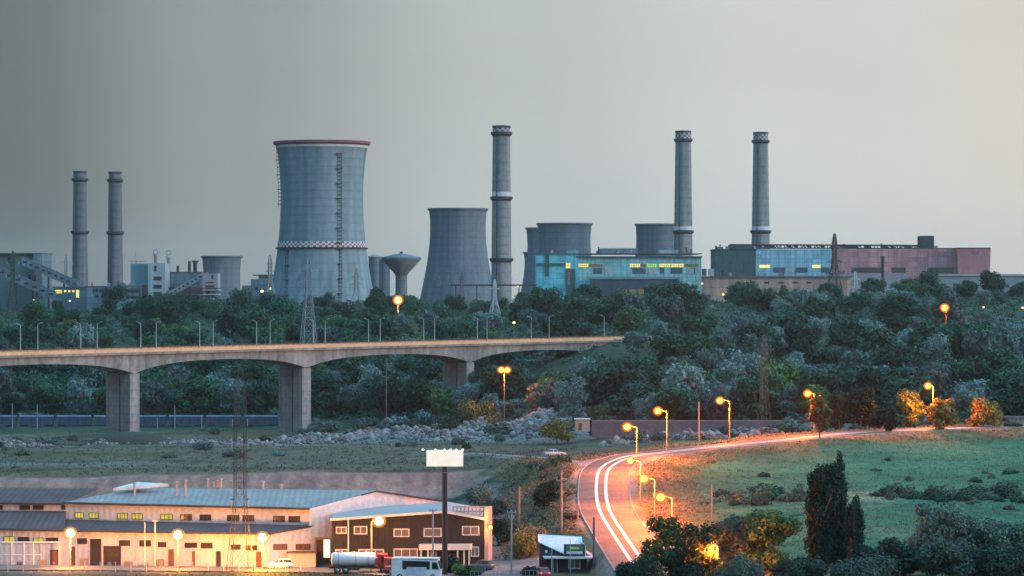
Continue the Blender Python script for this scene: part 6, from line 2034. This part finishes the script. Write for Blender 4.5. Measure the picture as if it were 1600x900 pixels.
for i, (px, Y, t_, w, n, lf, lab) in enumerate((
    (855, 505, 748, 46, 2600, DEEP, "dark bush on the dry slope left of the bend, behind the concrete pole"),
    (886, 500, 765, 34, 1600, SCR, "brownish bush beside the left edge of the road bend"),
    (818, 448, 822, 42, 1900, WARM, "yellow-green bush behind the kiosk's left wall"),
    (838, 455, 818, 40, 1600, SCR, "brown-green bush on the slope behind the yellow-green one"),
    (880, 440, 838, 46, 1800, MIDG, "olive bush behind the kiosk roof"),
    (748, 540, 752, 46, 2000, SILVER, "silvery bush behind the brown office's right end"),
    (776, 520, 775, 40, 1800, SILVER, "lower silvery bush right of the one behind the office"),
    (785, 470, 806, 42, 1800, DEEP, "dark green bush behind the office's right corner, near the wall lamp"),
    (706, 432, 866, 26, 1200, DEEP, "dark red-green ornamental shrub before the office porch"),
    (690, 431, 870, 20, 900, DEEP, "small dark ornamental shrub left of the porch posts"),
    (720, 428, 880, 34, 1200, MIDG, "low green hedge shrub in front of the office porch"),
    (740, 427, 884, 30, 1000, MIDG, "low green hedge shrub beside the parked dark hatchback"),
    (826, 419, 884, 26, 1000, DEEP, "dark shrub at the kiosk's left foot"),
    (893, 468, 800, 28, 900, SCR, "small dry bush on the slope below the road bend"))):
    shrub(360 + i, px, Y, t_, w, n, 0.2, lf, lab)
# roadside trees beyond the bend
for i, (px, Y, t_, w, n, lf, lab) in enumerate((
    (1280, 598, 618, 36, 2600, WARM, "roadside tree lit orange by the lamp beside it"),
    (1312, 640, 610, 46, 2600, DEEP, "dark roadside tree right of the orange-lit tree"),
    (1345, 632, 602, 52, 3000, DEEP, "tall dark roadside tree between the two lit groups"),
    (1384, 617, 634, 44, 2400, DEEP, "low dark roadside bush-like tree overlapping the road's edge"),
    (1424, 640, 608, 52, 2800, MIDG, "roadside tree left of the farthest lit lamp"),
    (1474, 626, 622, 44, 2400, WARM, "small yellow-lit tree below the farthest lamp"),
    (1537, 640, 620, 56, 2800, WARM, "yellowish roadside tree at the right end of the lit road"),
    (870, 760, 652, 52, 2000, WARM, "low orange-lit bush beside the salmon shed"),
    (895, 800, 588, 50, 2600, SILVER, "pale drooping tree standing above the salmon shed"),
    (935, 765, 630, 40, 1800, MIDG, "fresh green bush right of the salmon shed"),
    (745, 885, 622, 70, 3200, MIDG, "green bush at the foot of the wooded slope left of the twin lamp"),
    (710, 880, 640, 60, 2600, DARK, "dark bush left of the green one at the foot of the slope"))):
    near_tree("roadside_tree", 400 + i, px, Y, t_, w, n, 0.32, lf, lab, "tree", None, base_f=0.1)
sh = [make_tree("shrub", 450 + i, 2.4, 2.0, 500, 0.24, lf, None, "shrub", blobs=[(0, 0, 1.1, 1.5, 1.5, 1.2), (1.1, .3, .9, .9, .9, .8), (-1, -.4, 1, .9, .9, .8)]) for i, lf in enumerate((DARK, OLIVE, SILVER))]
r6 = np.random.default_rng(8)
used_sh = set()
def small_shrub(px, y, sc, label, group, kinds=(0, 1, 2)):
    k = int(r6.choice(kinds))
    o = sh[k] if k not in used_sh else copy_tree(sh[k])
    used_sh.add(k)
    o.location = gp(px, y, -0.2); o.scale = (sc * r6.uniform(.9, 2.0), sc, sc * r6.uniform(.6, 1.1)); o.rotation_euler = (0, 0, r6.uniform(0, 6))
    tag(o, label, "shrub", group)
for i in range(90):
    small_shrub(r6.uniform(1120, 1262) if i % 3 == 0 else r6.uniform(1375, 1640), 484 + r6.normal() * 5, r6.uniform(0.25, 1.0), "low shrub in the hedge line crossing the meadow", "hedge line shrubs on the meadow", (0, 1))
for i in range(26):
    small_shrub(r6.uniform(1040, 1640), r6.uniform(400, 560), r6.uniform(0.3, 0.7), "low scattered shrub on the green meadow", "scattered shrubs on the meadow", (0, 1))
for i in range(40):
    y = r6.uniform(690, 960); small_shrub(r6.uniform(-20, 930), y, r6.uniform(0.5, 1.2), "scrubby bush on the waste ground under the bridge", "bushes on the waste ground", (0, 1, 2))
for i in range(40):
    px = r6.uniform(440, 960); small_shrub(px, r6.uniform(905, 960) if px < 760 else r6.uniform(800, 860), r6.uniform(1.0, 1.9), "grey-green bush between the rubble and the wood", "bushes along the rubble", (1, 2))
for i in range(60):
    small_shrub(r6.uniform(970, 1640), r6.uniform(640, 712), r6.uniform(0.5, 1.4), "small bush on the bare strip before the lavender wall", "bushes before the lavender wall", (1, 2, 0))
for i in range(26):
    small_shrub(r6.uniform(790, 900), r6.uniform(450, 575), r6.uniform(0.3, 0.7), "small bush on the dry slope left of the road bend", "bushes on the dry slope", (0, 1))
mo = gp(205, 845)
mv = MB(); mv.ball((0, 0, -0.5), (13, 9, 4.2), 28, 14)
tag(mv.build("earth_mound", mat("dark_overgrown_earth", (0.06, 0.065, 0.045), (0.04, 0.042, 0.032), 0.6, 0.95, 0.6, fine=0.35), None, (0, 0, 0)), "dark earth mound in front of the leftmost bridge pier", "mound").location = mo

# ------------------------------------------------------------------ haze
hz = MB().box((0, 4700, 0), (13200, 9700, 10))
hm = bpy.data.materials.new("thin_evening_haze")
hm.use_nodes = True
hn, hl = hm.node_tree.nodes, hm.node_tree.links
hn.remove(hn["Principled BSDF"])
pv = hn.new("ShaderNodeVolumePrincipled")
pv.inputs["Color"].default_value = (1.0, 0.94, 0.88, 1)
pv.inputs["Density"].default_value = HAZE_DENSITY
pv.inputs["Anisotropy"].default_value = 0.3
hl.new(pv.outputs[0], hn["Material Output"].inputs["Volume"])
hzb, hzt = CZ - 260, CZ + 120
hz = MB().box((0, 4700, (hzb + hzt) / 2), (13200, 9700, hzt - hzb)).build("haze", hm)
hz["kind"] = "stuff"
